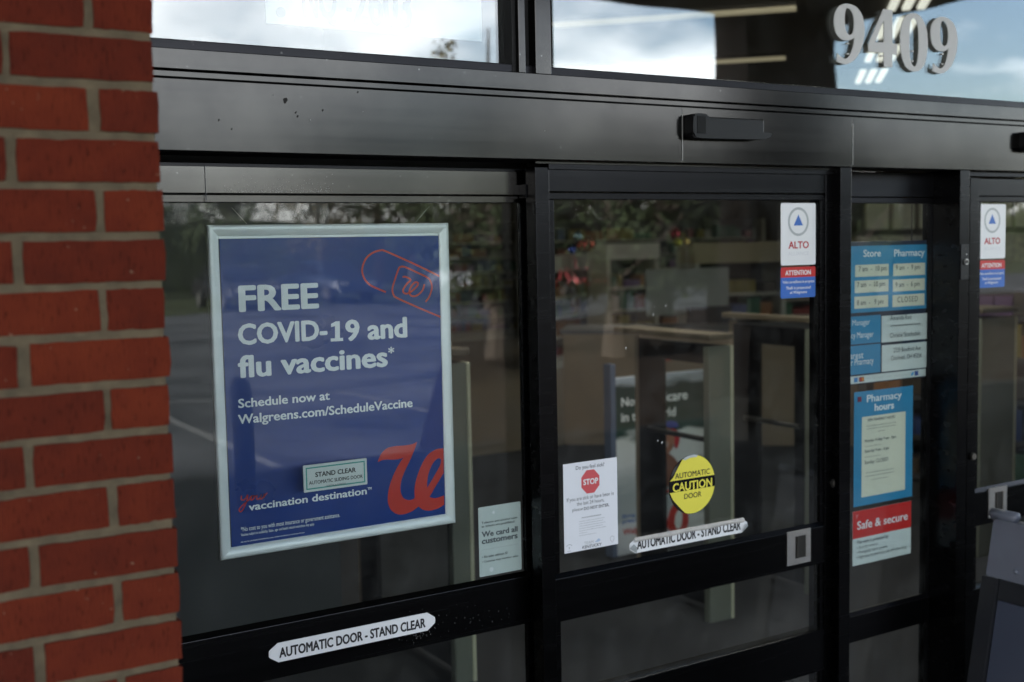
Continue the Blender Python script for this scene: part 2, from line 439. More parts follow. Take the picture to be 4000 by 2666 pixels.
M['brass'] = plain('lock_nickel', (0.36, 0.33, 0.29), 0.35, 0.9)
M['wire'] = plain('hanging_wire', (0.42, 0.42, 0.38), 0.45, 0.4)
M['tan'] = plain('tan_laminate', (0.30, 0.235, 0.165), 0.55, var=0.06, vscale=4)
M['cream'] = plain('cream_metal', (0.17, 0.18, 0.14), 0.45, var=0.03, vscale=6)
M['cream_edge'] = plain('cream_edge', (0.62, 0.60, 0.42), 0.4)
M['cap'] = plain('cap_laminate', (0.13, 0.105, 0.07), 0.5, var=0.06, vscale=4)
M['floor'] = plain('vinyl_tile', (0.28, 0.24, 0.18), 0.35, var=0.10, vscale=3)
M['mat'] = plain('entrance_mat', (0.025, 0.026, 0.030), 0.95, var=0.2, vscale=90, bump=1.0)
M['ceil'] = plain('store_ceiling', (0.16, 0.14, 0.11), 0.9, var=0.05, vscale=2)
M['wall_in'] = plain('store_wall', (0.17, 0.15, 0.115), 0.8, var=0.06, vscale=1.5)
M['lamp'] = plain('fluorescent_tube', (0.9, 0.9, 0.85), 0.5, emit=(1.0, 0.94, 0.80), estr=2.9)
M['fill_lamp'] = plain('added_fill_lamp', (0.9, 0.9, 0.85), 0.5, emit=(1.0, 0.96, 0.88), estr=7.5)  # for the added lamps out of view that brighten the counter poster
M['panel_lamp'] = plain('louvre_tube', (0.9, 0.9, 0.85), 0.5, emit=(1.0, 0.94, 0.80), estr=0.32)
M['lamp_dim'] = plain('fluorescent_cove', (0.8, 0.7, 0.5), 0.5, emit=(1.0, 0.82, 0.52), estr=0.085)
M['sign_grey'] = plain('grey_plastic', (0.115, 0.125, 0.16), 0.42, var=0.05, vscale=12, bump=0.3, bscale=400)
M['sign_dark'] = plain('dark_plastic', (0.012, 0.013, 0.017), 0.35)
M['sign_face'] = plain('slate_insert', (0.042, 0.050, 0.078), 0.38, var=0.04, vscale=5)
M['concrete'] = plain('concrete', (0.12, 0.115, 0.105), 0.9, var=0.12, vscale=5, bump=0.6, bscale=90)
M['soffit'] = plain('canopy_soffit', (0.085, 0.078, 0.066), 0.85, var=0.04, vscale=2)
M['fascia'] = plain('canopy_fascia', (0.30, 0.27, 0.22), 0.8, var=0.05, vscale=2)
M['foliage'] = plain('foliage', (0.052, 0.068, 0.034), 0.9, spec=0.15, var=0.4, vscale=1.5)
M['foliage2'] = plain('foliage_brown', (0.10, 0.085, 0.045), 0.8, var=0.4, vscale=1.5)
M['bark'] = plain('bark', (0.09, 0.07, 0.055), 0.9, var=0.3, vscale=6)
M['bwhite'] = plain('far_wall_white', (0.62, 0.60, 0.54), 0.8, var=0.04, vscale=1)
M['bwin'] = plain('far_window', (0.03, 0.035, 0.045), 0.15)
M['roof'] = plain('far_roof', (0.10, 0.09, 0.09), 0.8)
M['rubber'] = plain('rubber', (0.02, 0.02, 0.02), 0.8)
M['carglass'] = plain('car_glass', (0.012, 0.014, 0.016), 0.05, spec=0.8)
M['lampglass'] = plain('lamp_glass', (0.7, 0.7, 0.7), 0.08, 0.3)
M['yellowpost'] = plain('bollard_paint', (0.05, 0.05, 0.055), 0.5)

# ------------------------------------------------------------------ ground, street
def ground_mat():
    m, n, l, p = newmat('asphalt')
    t = n.new('ShaderNodeTexCoord')
    z = n.new('ShaderNodeTexNoise'); z.inputs['Scale'].default_value = 0.35; z.inputs['Detail'].default_value = 9; z.inputs['Roughness'].default_value = 0.65
    z2 = n.new('ShaderNodeTexNoise'); z2.inputs['Scale'].default_value = 60; z2.inputs['Detail'].default_value = 3
    l.new(t.outputs['Object'], z.inputs['Vector']); l.new(t.outputs['Object'], z2.inputs['Vector'])
    r = n.new('ShaderNodeValToRGB'); e = r.color_ramp.elements
    e[0].position = 0.35; e[0].color = (0.030, 0.033, 0.037, 1); e[1].position = 0.68; e[1].color = (0.125, 0.130, 0.138, 1)
    l.new(z.outputs['Fac'], r.inputs[0]); l.new(r.outputs[0], p.inputs['Base Color'])
    p.inputs['Roughness'].default_value = 0.95; p.inputs['Specular IOR Level'].default_value = 0.08
    q = n.new('ShaderNodeBump'); q.inputs['Strength'].default_value = 0.6; q.inputs['Distance'].default_value = 0.004
    l.new(z2.outputs['Fac'], q.inputs['Height']); l.new(q.outputs[0], p.inputs['Normal'])
    return m
def struct(name, bm, mat, parent=None, **k):
    o = obj(name, bm, mat, parent, **k)
    if parent is None: o['kind'] = 'structure'
    return o
bm = B(); quad(bm, [(-500, -700, -0.13), (500, -700, -0.13), (500, 500, -0.13), (-500, 500, -0.13)])
struct('ground', bm, ground_mat())
side = struct('pavement', bx(-30, 40, -4.6, 2.3, -0.128, -0.002, bevel=0.01), plain('dark_aggregate', (0.030, 0.031, 0.032), 0.95, spec=0.08, var=0.25, vscale=6, bump=0.8, bscale=90))
bm = B(); quad(bm, [(-300, -300, -0.124), (300, -300, -0.124), (300, -31, -0.124), (-300, -31, -0.124)])
gr = obj('grass_verge', bm, plain('grass_dull', (0.05, 0.06, 0.03), 0.95, spec=0.08, var=0.35, vscale=0.8)); gr['kind'] = 'structure'
bm = B()
for i in range(-6, 12):
    x = i*2.75+0.9
    quad(bm, [(x, -10.2, -0.120), (x+0.11, -10.2, -0.120), (x+0.11, -5.0, -0.120), (x, -5.0, -0.120)])
for i in range(-6, 12):
    x = i*2.75+0.3
    quad(bm, [(x, -24.2, -0.120), (x+0.11, -24.2, -0.120), (x+0.11, -18.4, -0.120), (x, -18.4, -0.120)])
quad(bm, [(-20, -10.32, -0.120), (28, -10.32, -0.120), (28, -10.2, -0.120), (-20, -10.2, -0.120)])
lines = obj('parking_lines', bm, plain('road_paint', (0.17, 0.17, 0.165), 0.7, var=0.15, vscale=6), side)

# ------------------------------------------------------------------ brick pier
DB = 1.64; XC = 0.269*DB; CO = 0.0677; JT = 0.0115
def brick_mesh(lx, ly, lz, seed):
    rnd = random.Random(seed)
    bm = B(); box(bm, -lx/2, lx/2, -ly/2, ly/2, -lz/2, lz/2)
    for ax, cuts in ((0, 9), (1, 9 if ly > lx else 3), (2, 2)):
        es = [e for e in bm.edges if abs((e.verts[0].co-e.verts[1].co)[ax]) > 1e-4 and abs((e.verts[0].co-e.verts[1].co)[(ax+1) % 3]) < 1e-5 and abs((e.verts[0].co-e.verts[1].co)[(ax+2) % 3]) < 1e-5]
        bmesh.ops.subdivide_edges(bm, edges=es, cuts=cuts, use_grid_fill=True)
    for v in bm.verts:
        c = v.co; k = (abs(abs(c.x)-lx/2) < 1e-4)+(abs(abs(c.y)-ly/2) < 1e-4)+(abs(abs(c.z)-lz/2) < 1e-4)
        s = 0.00012 if k == 1 else 0.0006
        v.co += Vector((rnd.gauss(0, s), rnd.gauss(0, s*0.6), rnd.gauss(0, s)))
        if k == 3: v.co *= 0.985
        if k == 2:
            v.co -= Vector(((1 if c.x > 0 else -1)*0.0007*(abs(abs(c.x)-lx/2) < 0.004), (1 if c.y > 0 else -1)*0.0012*(abs(abs(c.y)-ly/2) < 0.004), 0))
    bmesh.ops.recalc_face_normals(bm, faces=bm.faces)
    me = bpy.data.meshes.new('brick'); bm.to_mesh(me); bm.free(); me.materials.append(M['brick'])
    return me
BL, BH, BD = 0.185, CO-JT, 0.079
S_F = [brick_mesh(BL, BD, BH, 10+i) for i in range(5)]
S_S = [brick_mesh(BD, BL, BH, 30+i) for i in range(5)]
pier = thing('brick_pier', 'red brick pier with sandy mortar standing beside the shop entrance', 'pier', (XC-0.3, DB+0.38, 0))
struct('mortar', bx(XC-0.60, XC-0.005, DB+0.0045, 2.395, 0, 3.35), M['mortar'], pier)
ztop = CZ+0.1776*DB
k0 = -int(3.4-ztop > 0)*17
rest = B(); count = 0
for k in range(-17, 33):
    zc = ztop-CO*k-CO/2
    if zc-BH/2 < 0.0 or zc+BH/2 > 3.34: continue
    rnd = random.Random(100+k)
    A = (k % 2 == 0)                          # stretcher ends at the corner
    items = []
    if A:
        items.append(('F', XC-BL/2, DB+BD/2)); x = XC-BL-JT; y = DB+BD+JT
    else:
        items.append(('S', XC-BD/2, DB+BL/2)); x = XC-BD-JT; y = DB+BL+JT
    while x-BL > XC-0.62:
        items.append(('F', x-BL/2, DB+BD/2)); x -= BL+JT
    seen = len(items)
    while y+BL < 2.42:
        items.append(('S', XC-BD/2, y+BL/2)); y += BL+JT
    for q, (kind, bxx, byy) in enumerate(items):
        me = rnd.choice(S_F if kind == 'F' else S_S)
        if q >= seen and not (0.85 < zc < 2.5):
            t2 = me.copy(); t2.transform(Matrix.Translation((bxx, byy, zc))); rest.from_mesh(t2); bpy.data.meshes.remove(t2); continue
        o = bpy.data.objects.new('brick', me)
        link(o, pier, Vector((bxx+rnd.gauss(0, 0.0012), byy+rnd.gauss(0, 0.0008), zc+rnd.gauss(0, 0.0007))))
        o.rotation_euler = (rnd.gauss(0, 0.004), rnd.gauss(0, 0.006), rnd.choice((0, math.pi))+rnd.gauss(0, 0.004))
        count += 1
ro = obj('bricks_on_return', rest, M['brick'], pier); ro['kind'] = 'stuff'

# ------------------------------------------------------------------ storefront frame: header, transoms, jambs
DF = 2.40
XL, XR = 0.446, 4.30
sf = thing('storefront_frame', 'dark bronze aluminium entrance frame with header box and glazed transoms', 'door frame', ((XL+XR)/2, 2.5, 0))
zS = 2.329; zA = 2.307; zB = 2.264; zC = 2.248; zH = 2.101
ZT = 3.02
obj('sill_stop', bx(XL, XR, DF+0.022, DF+0.06, zA, zS, bevel=0.002), M['bronze_dark'], sf)
obj('transom_bar', bx(XL, XR, DF, DF+0.12, zB+0.0015, zA, bevel=0.0015), M['bronze'], sf)
obj('transom_bead', bx(XL, XR, DF+0.002, DF+0.12, zC+0.0015, zB-0.0015, bevel=0.0015), M['bronze'], sf)
obj('header_core', bx(XL, XR, DF+0.02, DF+0.17, zH+0.004, zC), M['black'], sf)
seams = [XL, AX(2661, 560, DF), AX(3326, 600, DF), XR]
for i in range(3):
    obj('cover_panel', bx(seams[i]+0.0008, seams[i+1]-0.0008, DF-0.004, DF+0.02, zH, zC-0.0015, bevel=0.0015), M['bronze'], sf)
for s in seams[1:3]:
    obj('seam_edge', bx(s-0.0006, s+0.0006, DF-0.0055, DF+0.01, zH+0.006, zC-0.022), M['edge'], sf)  # pale strip paints the glint along the cover edges
# mullion between the two transoms
def vp(x, D=DF, y=200): return AX(x, y, D)
a0, a1, a2, a3 = vp(2032), vp(2058), vp(2096), vp(2157)
obj('mullion', bx(a0, a1, DF+0.006, DF+0.10, zS-0.022, ZT, bevel=0.0015), M['bronze'], sf)
obj('mullion', bx(a2, a3, DF+0.004, DF+0.10, zS-0.022, ZT, bevel=0.0015), M['bronze'], sf)
obj('mullion_gap', bx(a1, a2, DF+0.035, DF+0.09, zS-0.02, ZT), M['black'], sf)
obj('gasket', bx(vp(2018), a0, DF+0.02, DF+0.08, zS-0.018, ZT), M['black'], sf)
obj('gasket', bx(a3, vp(2164), DF+0.02, DF+0.08, zS-0.018, ZT), M['black'], sf)
DT = 2.452
obj('transom_pane', bx(XL, vp(2018, DT), DT, DT+0.006, zS-0.006, ZT), M['glass_t'], sf)
obj('transom_pane', bx(vp(2164, DT), XR, DT, DT+0.006, zS-0.006, ZT), M['glass_t'], sf)
obj('top_bar', bx(XL, XR, DF, DF+0.12, ZT, ZT+0.06), M['bronze_dark'], sf)
# jambs
j1, j2 = AX(3283, 900, DF), AX(3326, 900, DF)
k1, k2 = AX(3749, 900, DF), AX(3786, 900, DF)
obj('jamb', bx(j1, j2, DF, DF+0.075, 0, zH, bevel=0.0015), M['door_metal'], sf)
obj('jamb', bx(k1, k2, DF, DF+0.13, 0, zH, bevel=0.0015), M['door_metal'], sf)
obj('jamb', bx(XR-0.05, XR, DF, DF+0.13, 0, zH, bevel=0.0015), M['door_metal'], sf)
obj('threshold', bx(XL, XR, DF-0.02, DF+0.17, -0.001, 0.012, bevel=0.003), M['steel'], sf)
# track strip under the header above the middle door
obj('track_strip', bx(AX(2085, 630, DF+0.03), j1, DF+0.022, DF+0.05, AZ(2150, 641, DF+0.03), AZ(2150, 632, DF+0.03)), M['bronze'], sf)
obj('track_strip', bx(k2, XR-0.05, DF+0.022, DF+0.05, zH-0.016, zH-0.004), M['bronze_dark'], sf)

# ------------------------------------------------------------------ door leaves
def leaf(name, label, Y, x0, x1, glassx0, glassx1, ztop, zg1, zmid1, zmid0, metal, mid_stop=True, low_rails=(), seam=None, loc=None):
    """x0-x1 leaf, glass between glassx0-glassx1; rails at the measured heights"""
    t = thing(name, label, 'glass door', ((x0+x1)/2, Y+0.02, 0))
    d = 0.045
    obj('stile', bx(x0, glassx0-0.016, Y, Y+d, 0.015, ztop, bevel=0.0015), metal, t)
    obj('stile', bx(glassx1+0.016, x1, Y, Y+d, 0.015, ztop, bevel=0.0015), metal, t)
    zs = zg1+0.018
    obj('top_rail', bx(glassx0-0.016, glassx1+0.016, Y+0.001, Y+d, zs+0.0015, ztop-0.002, bevel=0.0015), metal, t)
    obj('glass_stop', bx(glassx0-0.016, glassx1+0.016, Y+0.004, Y+d-0.01, zg1, zs, bevel=0.002), M['rail_metal'] if name == 'entrance_door' and seam else metal, t)
    obj('mid_rail', bx(glassx0-0.016, glassx1+0.016, Y+0.001, Y+d, zmid0, zmid1-0.012, bevel=0.0015), metal, t)
    # sloped bead on top of the middle rail
    bm = B(); prism(bm, [(glassx0-0.016, Y+0.003, zmid1-0.012), (glassx0-0.016, Y+0.0095, zmid1), (glassx0-0.016, Y+0.0095, zmid1-0.012)], (glassx1-glassx0+0.032, 0, 0))
    obj('glazing_bead', bm, M['bronze'] if seam else metal, t)
    for (zb1, zb0) in low_rails:
        obj('lower_rail', bx(glassx0-0.016, glassx1+0.016, Y+0.001, Y+d, zb0, zb1, bevel=0.0015), metal, t)
    obj('bottom_rail', bx(glassx0-0.016, glassx1+0.016, Y+0.001, Y+d, 0.015, 0.18, bevel=0.0015), metal, t)
    g = Y+0.010
    for gx0, gx1 in ((glassx0-0.016, glassx0), (glassx1, glassx1+0.016)):
        obj('glazing_bead', bx(gx0, gx1, Y+0.004, Y+0.018, zmid1, zg1, bevel=0.001), metal, t)
        obj('glazing_bead', bx(gx0, gx1, Y+0.004, Y+0.018, 0.18, zmid0, bevel=0.001), metal, t)
    obj('upper_pane', bx(glassx0, glassx1, g, g+0.006, zmid1-0.005, zg1+0.004), M['glass'], t)
    lows = [zmid0]+[z for r in low_rails for z in r]+[0.18]
    for i in range(0, len(lows), 2):
        obj('lower_pane', bx(glassx0, glassx1, g, g+0.006, lows[i+1]-0.004, lows[i]+0.004), M['glass'], t)
    return t
DL = 2.50; D2 = 2.43
# left leaf
l_g0, l_g1 = 0.53, AX(2040, 1200, DL)
left = leaf('entrance_door', 'dark framed glass door holding the blue vaccine poster, next to the brick pier', DL, XL+0.01, AX(2078, 1200, DL), l_g0, l_g1, 2.088, 2.000, 1.055, 0.918, M['door_metal'], seam=True)
# joint of the top rail, glossy reflective face plate
xs_ = AX(800, 700, DL)
obj('face_plate', bx(l_g0-0.016, xs_-0.0006, DL-0.0035, DL+0.001, 2.020, 2.078, bevel=0.001), M['rail_metal'], left)
obj('face_plate', bx(xs_+0.0006, AX(2028, 700, DL), DL-0.0035, DL+0.001, 2.020, 2.078, bevel=0.001), M['rail_metal'], left)
obj('seam_edge', bx(xs_-0.0006, xs_+0.0006, DL-0.0042, DL-0.002, 2.003, 2.078), M['ink_soft'], left)
obj('weather_strip', bx(AX(2053, 750, DL-0.03), AX(2066, 750, DL-0.03), DL-0.03, DL+0.0, 2.012, 2.045), M['bronze_dark'], left)
obj('dark_gap_strip', bx(AX(2068, 1200, DL+0.05), AX(2150, 1200, DL+0.05), DL+0.05, DL+0.08, 0.0, zH), M['black'], sf)
obj('dark_gap_strip', bx(XL+0.02, AX(2150, 1200, DL+0.05), DL+0.074, DL+0.09, 2.02, 2.17), M['black'], sf)  # black strip stands in for the shade under the header
# middle leaf
m_x0, m_x1 = AX(2091, 700, D2), AX(3268, 700, D2)
m_g0, m_g1 = AX(2174, 1200, D2), AX(3209, 1200, D2)
mid = leaf('entrance_door', 'dark framed glass door with the yellow caution disc and steel pull', D2, m_x0, m_x1, m_g0, m_g1, 2.086, 2.006, 1.055, 0.930, M['door_metal'], low_rails=((0.727, 0.60),))
obj('top_guide', bx(AX(2141, 650, D2), m_x1, D2-0.004, D2+0.03, AZ(2300, 666, D2), AZ(2300, 642, D2)+0.002, bevel=0.001), M['door_metal'], mid)
obj('dark_gap_strip', bx(m_x1+0.004, j1+0.01, D2+0.03, D2+0.07, 0, zH), M['black'], sf)
# recessed leaf with the opening hours
DH = 2.50
h_g0, h_g1 = AX(3250, 1200, DH), AX(3637, 1200, DH)+0.004
hours = leaf('sidelight_door', 'narrow recessed glass panel behind the opening hours signs', DH, h_g0-0.05, AX(3664, 1200, DH)+0.006, h_g0, h_g1, AZ(3450, 672, DH), AZ(3450, 795, DH), 0.720, 0.625, M['bronze_dark'])
hours['category'] = 'glass panel'
obj('dark_gap_strip', bx(AX(3660, 1200, DH), AX(3660, 1200, DH)+0.12, DH+0.03, DH+0.06, 0, zH), M['black'], sf)
# right leaf
r_x0 = AX(3789, 900, D2); r_g0 = AX(3835, 900, D2+0.0)
right = leaf('entrance_door', 'dark framed glass door at the right edge, behind the grey folding sign', D2, r_x0, XR-0.052, r_g0, XR-0.12, 2.080, AZ(3900, 790, D2), AZ(3900, 1895, D2)+0.0, AZ(3900, 1895, D2)-0.125, M['door_metal'], low_rails=((0.727, 0.60),))

# ------------------------------------------------------------------ motion sensors on the header
def sensor(x0, label):
    t = thing('motion_sensor', label, 'sensor', (x0+0.12, DF-0.03, 2.12), 'black motion sensors on the header')
    W = AX(3010, 530, DF-0.03)-AX(2677, 490, DF-0.004)
    z1 = AZ(2700, 442, DF-0.035); z0 = AZ(2700, 538, DF-0.035)
    h = z1-z0
    # slim housing: rounded head on the left, lower lip running to the right
    prof = smooth_loop([(0.0, h*0.12), (0.0, h*0.85), (0.008, h*0.985), (0.03, h), (0.048, h*0.97), (0.055, h*0.86), (0.06, h*0.74), (0.085, h*0.62), (0.12, h*0.42), (0.16, h*0.34), (W*0.97, h*0.33), (W, h*0.24), (W*0.94, h*0.09), (W*0.8, h*0.03), (W*0.4, h*0.0), (0.02, h*0.0)], n=5)
    def shape(pr, y0, y1, inset=0.0):
        bm = B(); prism(bm, [(x0+p[0], y0, z0+p[1]) for p in pr], (0, y1-y0, 0)); return bm
    bm = shape(prof, DF-0.0375, DF-0.004)
    es = [e for e in bm.edges if all(v.co.y < DF-0.037 for v in e.verts)]
    bmesh.ops.bevel(bm, geom=es, offset=0.004, segments=3, affect='EDGES')
    obj('housing', bm, M['blackplastic'], t, smooth=False)
    obj('back_plate', bx(x0+0.045, x0+W*0.97, DF-0.014, DF-0.0045, z0+h*0.30, z0+h*0.93, bevel=0.003), M['blackplastic'], t)
    obj('lens', bx(x0+0.012, x0+0.042, DF-0.0385, DF-0.036, z0+h*0.18, z0+h*0.9, bevel=0.001), plain('sensor_lens', (0.002, 0.002, 0.002), 0.5, spec=0.2), t)
    return t
sensor(AX(2677, 490, DF-0.004), 'black motion sensor bar mounted on the header above the middle door')
sensor(AX(3982, 560, DF-0.004), 'black motion sensor cut off by the right edge above the last door')

# ------------------------------------------------------------------ house numerals on the right transom
DN = 2.443; S3 = 0.34
def Pn(x, y): return at(3200+x*S3, y*S3, DN)
def conv(pts): return [(*Pn(p[0], p[1]),) + ((p[2],) if len(p) > 2 else ()) for p in pts]
nine_o = conv([(315,45),(400,70),(460,125),(497,200),(515,290),(517,380),(505,470),(480,560),(440,640),(390,700),(335,733),(290,742),(240,728),(197,708,'c'),(205,612,'c'),(235,645),(268,668),(300,678),(330,663),(360,620),(385,540),(397,470),(400,430,'c'),(365,460),(318,468),(270,462),(225,430),(192,380),(173,310),(168,240),(178,160),(210,95),(255,58)])
nine_c = conv([(322,97),(358,118),(388,180),(397,260),(393,340),(378,390),(350,405),(322,390),(300,340),(290,260),(292,170),(303,115)])
four_o = conv([(735,108,'c'),(838,118,'c'),(838,503,'c'),(894,508,'c'),(888,636,'c'),(838,624,'c'),(837,776,'c'),(739,768,'c'),(738,608,'c'),(563,597,'c'),(561,508,'c')])
four_c = conv([(738,235,'c'),(739,492,'c'),(636,488,'c')])
zero_o = conv([(1070,155),(1130,170),(1190,235),(1230,340),(1243,470),(1238,600),(1210,730),(1165,800),(1100,825),(1030,805),(975,740),(940,630),(927,490),(932,360),(955,255),(1000,180)])
zero_c = conv([(1088,213),(1118,245),(1136,340),(1140,470),(1138,600),(1125,710),(1098,770),(1068,750),(1045,690),(1036,600),(1034,450),(1038,320),(1055,235)])
X9a, _ = Pn(168, 300); X9b, _ = Pn(1278, 400)
dxx = X9b-X9a
z_at1 = Pn(315, 45)[1]; z_at2 = Pn(1428, 198)[1]
def sh(pts): return [(p[0]+dxx, p[1]+(z_at2-z_at1)) + tuple(p[2:]) for p in pts]
for lps, lab in (((nine_o, nine_c), 'pale grey numeral nine, first digit on the transom glass'),
                 ((four_o, four_c), 'pale grey numeral four on the transom glass'),
                 ((zero_o, zero_c), 'pale grey numeral zero on the transom glass'),
                 ((sh(nine_o), sh(nine_c)), 'pale grey numeral nine, last digit on the transom glass')):
    me = filled([smooth_loop(q) for q in lps], DN+0.0015, 0.003)
    t = obj('house_numeral', me, M['digit'])
    tag(t, lab, 'house number', 'house numerals on the transom glass')
    v = [t.matrix_world @ x.co for x in t.data.vertices]
    cx_ = ORG[t].x; cz_ = ORG[t].z
    bm = B()
    for sz in (0.03, 0.06): box(bm, cx_-0.004, cx_+0.004, DN+0.003, DT, cz_+sz, cz_+sz+0.004)
    obj('standoff', bm, M['digit'], t)

# faint plate in the left transom
DQ = DT+0.012
nx0, nx1 = AX(1040, 100, DQ), AX(1882, 163, DQ); nz0 = AZ(1882, 163, DQ)
def film(name, col, a):
    m, n, l, p = newmat(name)
    p.inputs['Base Color'].default_value = (*col, 1); p.inputs['Alpha'].default_value = a; p.inputs['Roughness'].default_value = 0.4
    return m
nb = obj('number_plate', bx(nx0, nx1, DQ, DQ+0.002, nz0, nz0+0.16, bevel=0.0005), film('clear_film', (0.8, 0.82, 0.84), 0.8))
tag(nb, 'translucent plate with faint grey lettering behind the left transom glass', 'sign')
bm = B(); box(bm, nx0, nx1, DQ-0.001, DQ, nz0, nz0+0.0035); box(bm, nx1-0.003, nx1, DQ-0.001, DQ, nz0+0.0036, nz0+0.16)
obj('border', bm, film('plate_edge', (0.9, 0.9, 0.9), 0.8), nb)
def q2(x, y): return (700+x*0.6375, y*0.6375)
x_a, z_a = at(*q2(1065, 150), DQ); x_b, _ = at(*q2(1425, 165), DQ)
fm = film('faint_grey_film', (0.20, 0.22, 0.24), 0.9)
text('2603', 0, 0, 0, 0, DQ, fm, nb, bold=0.03, y=DQ-0.002, xz=(x_a, x_b, z_a, z_a+0.10))
x_a, z_a = at(*q2(755, 122), DQ); x_b, _ = at(*q2(965, 130), DQ)
text('NQ', 0, 0, 0, 0, DQ, fm, nb, bold=0.03, y=DQ-0.002, xz=(x_a, x_b, z_a-0.01, z_a+0.09))
x_a, z_a = at(*q2(590, 108), DQ); bm = B(); disc_y(bm, x_a+0.012, z_a+0.012, DQ-0.002, DQ-0.001, 0.011, 16)
obj('lettering', bm, fm, nb)
x_a, z_a = at(*q2(1025, 70), DQ); obj('lettering', bx(x_a, x_a+0.012, DQ-0.002, DQ-0.001, z_a, z_a+0.008), fm, nb)

# ------------------------------------------------------------------ the framed vaccine poster
DP = 2.563
def zp4(x, y): return (780+x*0.4337, 820+y*0.4337)
def zp5(x, y): return (780+x*0.5103, 1400+y*0.5103)
fx0, fx1 = 0.2 and (AX(816, 877, DP)+AX(858, 2188, DP))/2, (AX(1761, 874, DP)+AX(1775, 2050, DP))/2
fz1 = (AZ(816, 877, DP)+AZ(1761, 874, DP))/2; fz0 = (AZ(858, 2188, DP)+AZ(1775, 2050, DP))/2
pf = thing('framed_poster', 'blue vaccine poster in a silver snap frame hanging behind the left door glass', 'poster', ((fx0+fx1)/2, DP+0.01, fz0))
fwid = 0.0255
def bar_loop(x0, x1, z0, z1, w, prof, side):
    """one mitred moulding; prof = (inset 0..1, y) list from the outer edge to the inner"""
    bm = B(); rows = []
    for a, y in prof:
        i = a*w
        c = {'t': ((x0+i, z1-i), (x1-i, z1-i)), 'b': ((x1-i, z0+i), (x0+i, z0+i)), 'l': ((x0+i, z0+i), (x0+i, z1-i)), 'r': ((x1-i, z1-i), (x1-i, z0+i))}[side]
        rows.append([bm.verts.new((p[0], y, p[1])) for p in c])
    for q in range(len(rows)-1):
        bm.faces.new((rows[q][0], rows[q][1], rows[q+1][1], rows[q+1][0]))
    bm.faces.new((rows[-1][0], rows[-1][1], rows[0][1], rows[0][0]))
    return bm
prof = [(0, DP+0.014), (0, DP+0.004), (0.06, DP+0.0012), (0.2, DP), (0.45, DP+0.0008), (0.75, DP+0.0032), (0.93, DP+0.0062), (1.0, DP+0.0072), (1.0, DP+0.014)]
for s in 'tblr':
    obj('frame_bar', bar_loop(fx0, fx1, fz0, fz1, fwid, prof, s), M['frame_al'], pf, smooth=True)
ix0, ix1, iz0, iz1 = fx0+fwid, fx1-fwid, fz0+fwid, fz1-fwid
obj('inner_lip', bx(ix0, ix1-0.001, DP+0.0062, DP+0.0095, iz1-0.0055, iz1, bevel=0.0008), M['frame_al'], pf)
prn = obj('print', bx(ix0+0.0035, ix1, DP+0.0095, DP+0.012, iz0, iz1-0.002), M['poster_blue'], pf)
obj('backing', bx(fx0+0.002, fx1-0.002, DP+0.0122, DP+0.015, fz0+0.002, fz1-0.002), M['ink_soft'], pf)
YP = DP+0.0091
W_ = M['poster_white']; RD = M['poster_red']
def t4(s, l, r, t, b, m=W_, bold=0.03, **k): return text(s, zp4(*l), zp4(*r), zp4(*t), zp4(*b), DP, m, pf, bold, y=YP, **k)
def t5(s, l, r, t, b, m=W_, bold=0.025, **k): return text(s, zp5(*l), zp5(*r), zp5(*t), zp5(*b), DP, m, pf, bold, y=YP, **k)
t4('FREE', (360, 760), (1085, 760), (360, 685), (365, 925), bold=0.036)
t4('COVID-', (355, 1125), (1165, 1120), (440, 1026), (440, 1222), bold=0.036)
t4('9 and', (1325, 1100), (1885, 1100), (1865, 964), (1385, 1187), bold=0.036)
def q4(pts): return [at(*zp4(*p), DP) for p in pts]
obj('lettering', filled([q4([(1232,1050),(1198,1060),(1196,1030),(1240,1007),(1275,1006),(1277,1157),(1305,1156),(1306,1184),(1194,1190),(1193,1162),(1233,1160)])], YP, 0.0002), W_, pf)
t4('flu vaccines', (355, 1390), (1710, 1400), (490, 1308), (395, 1522), bold=0.034)
t4('*', (1712, 1265), (1767, 1265), (1740, 1236), (1740, 1298), bold=0.02)
t5('Schedule now at', (304, 345), (1008, 300), (640, 286), (340, 384))
t5('Walgreens.com/ScheduleVaccine', (303, 470), (1643, 375), (450, 423), (495, 514))
t5('vaccination destination', (385, 1145), (1292, 1040), (903, 1045), (400, 1173))
t5('TM', (1297, 1003), (1328, 1003), (1310, 993), (1310, 1013), bold=0.03)
t5('*No cost to you with most insurance or government assistance.', (325, 1310), (1085, 1222), (335, 1297), (470, 1324), bold=0.01)
t5('Vaccines subject to availability. State-, age- and health related restrictions may apply.', (325, 1362), (890, 1292), (330, 1348), (350, 1373), bold=0.01)
fine_lines([(zp5(325, 1420), zp5(815, 1420), 5)], DP, YP, W_, pf)
def path4(p, n=6): return smooth_loop([at(*zp4(*q[:2]), DP) for q in p], False, n)
for pts in ([(2188,606),(1960,495),(1700,378),(1645,366),(1580,385),(1520,430),(1485,500),(1478,560),(1500,625),(1545,675),(1600,705),(1692,744)],
            [(2190,970),(2000,890),(1800,800),(1762,770),(1750,715),(1770,640),(1800,550),(1820,517),(1865,517),(1960,560),(2060,608),(2092,640),(2107,700),(2085,780),(2050,833)],
            [(1843,606),(1872,606),(1915,632),(1885,665),(1850,715),(1850,745),(1880,757),(1925,735),(1972,690),(1982,662),(1955,655),(1918,695),(1903,745),(1925,778),(1970,774),(2020,730),(2040,672)]):
    obj('drawn_line', stroke(path4(pts), 0.0042, YP-0.0001), plain('orange_red_ink', (0.60, 0.055, 0.022), 0.35), pf)
def path5(p): return smooth_loop([at(*zp5(*q), DP) for q in p], False, 6)
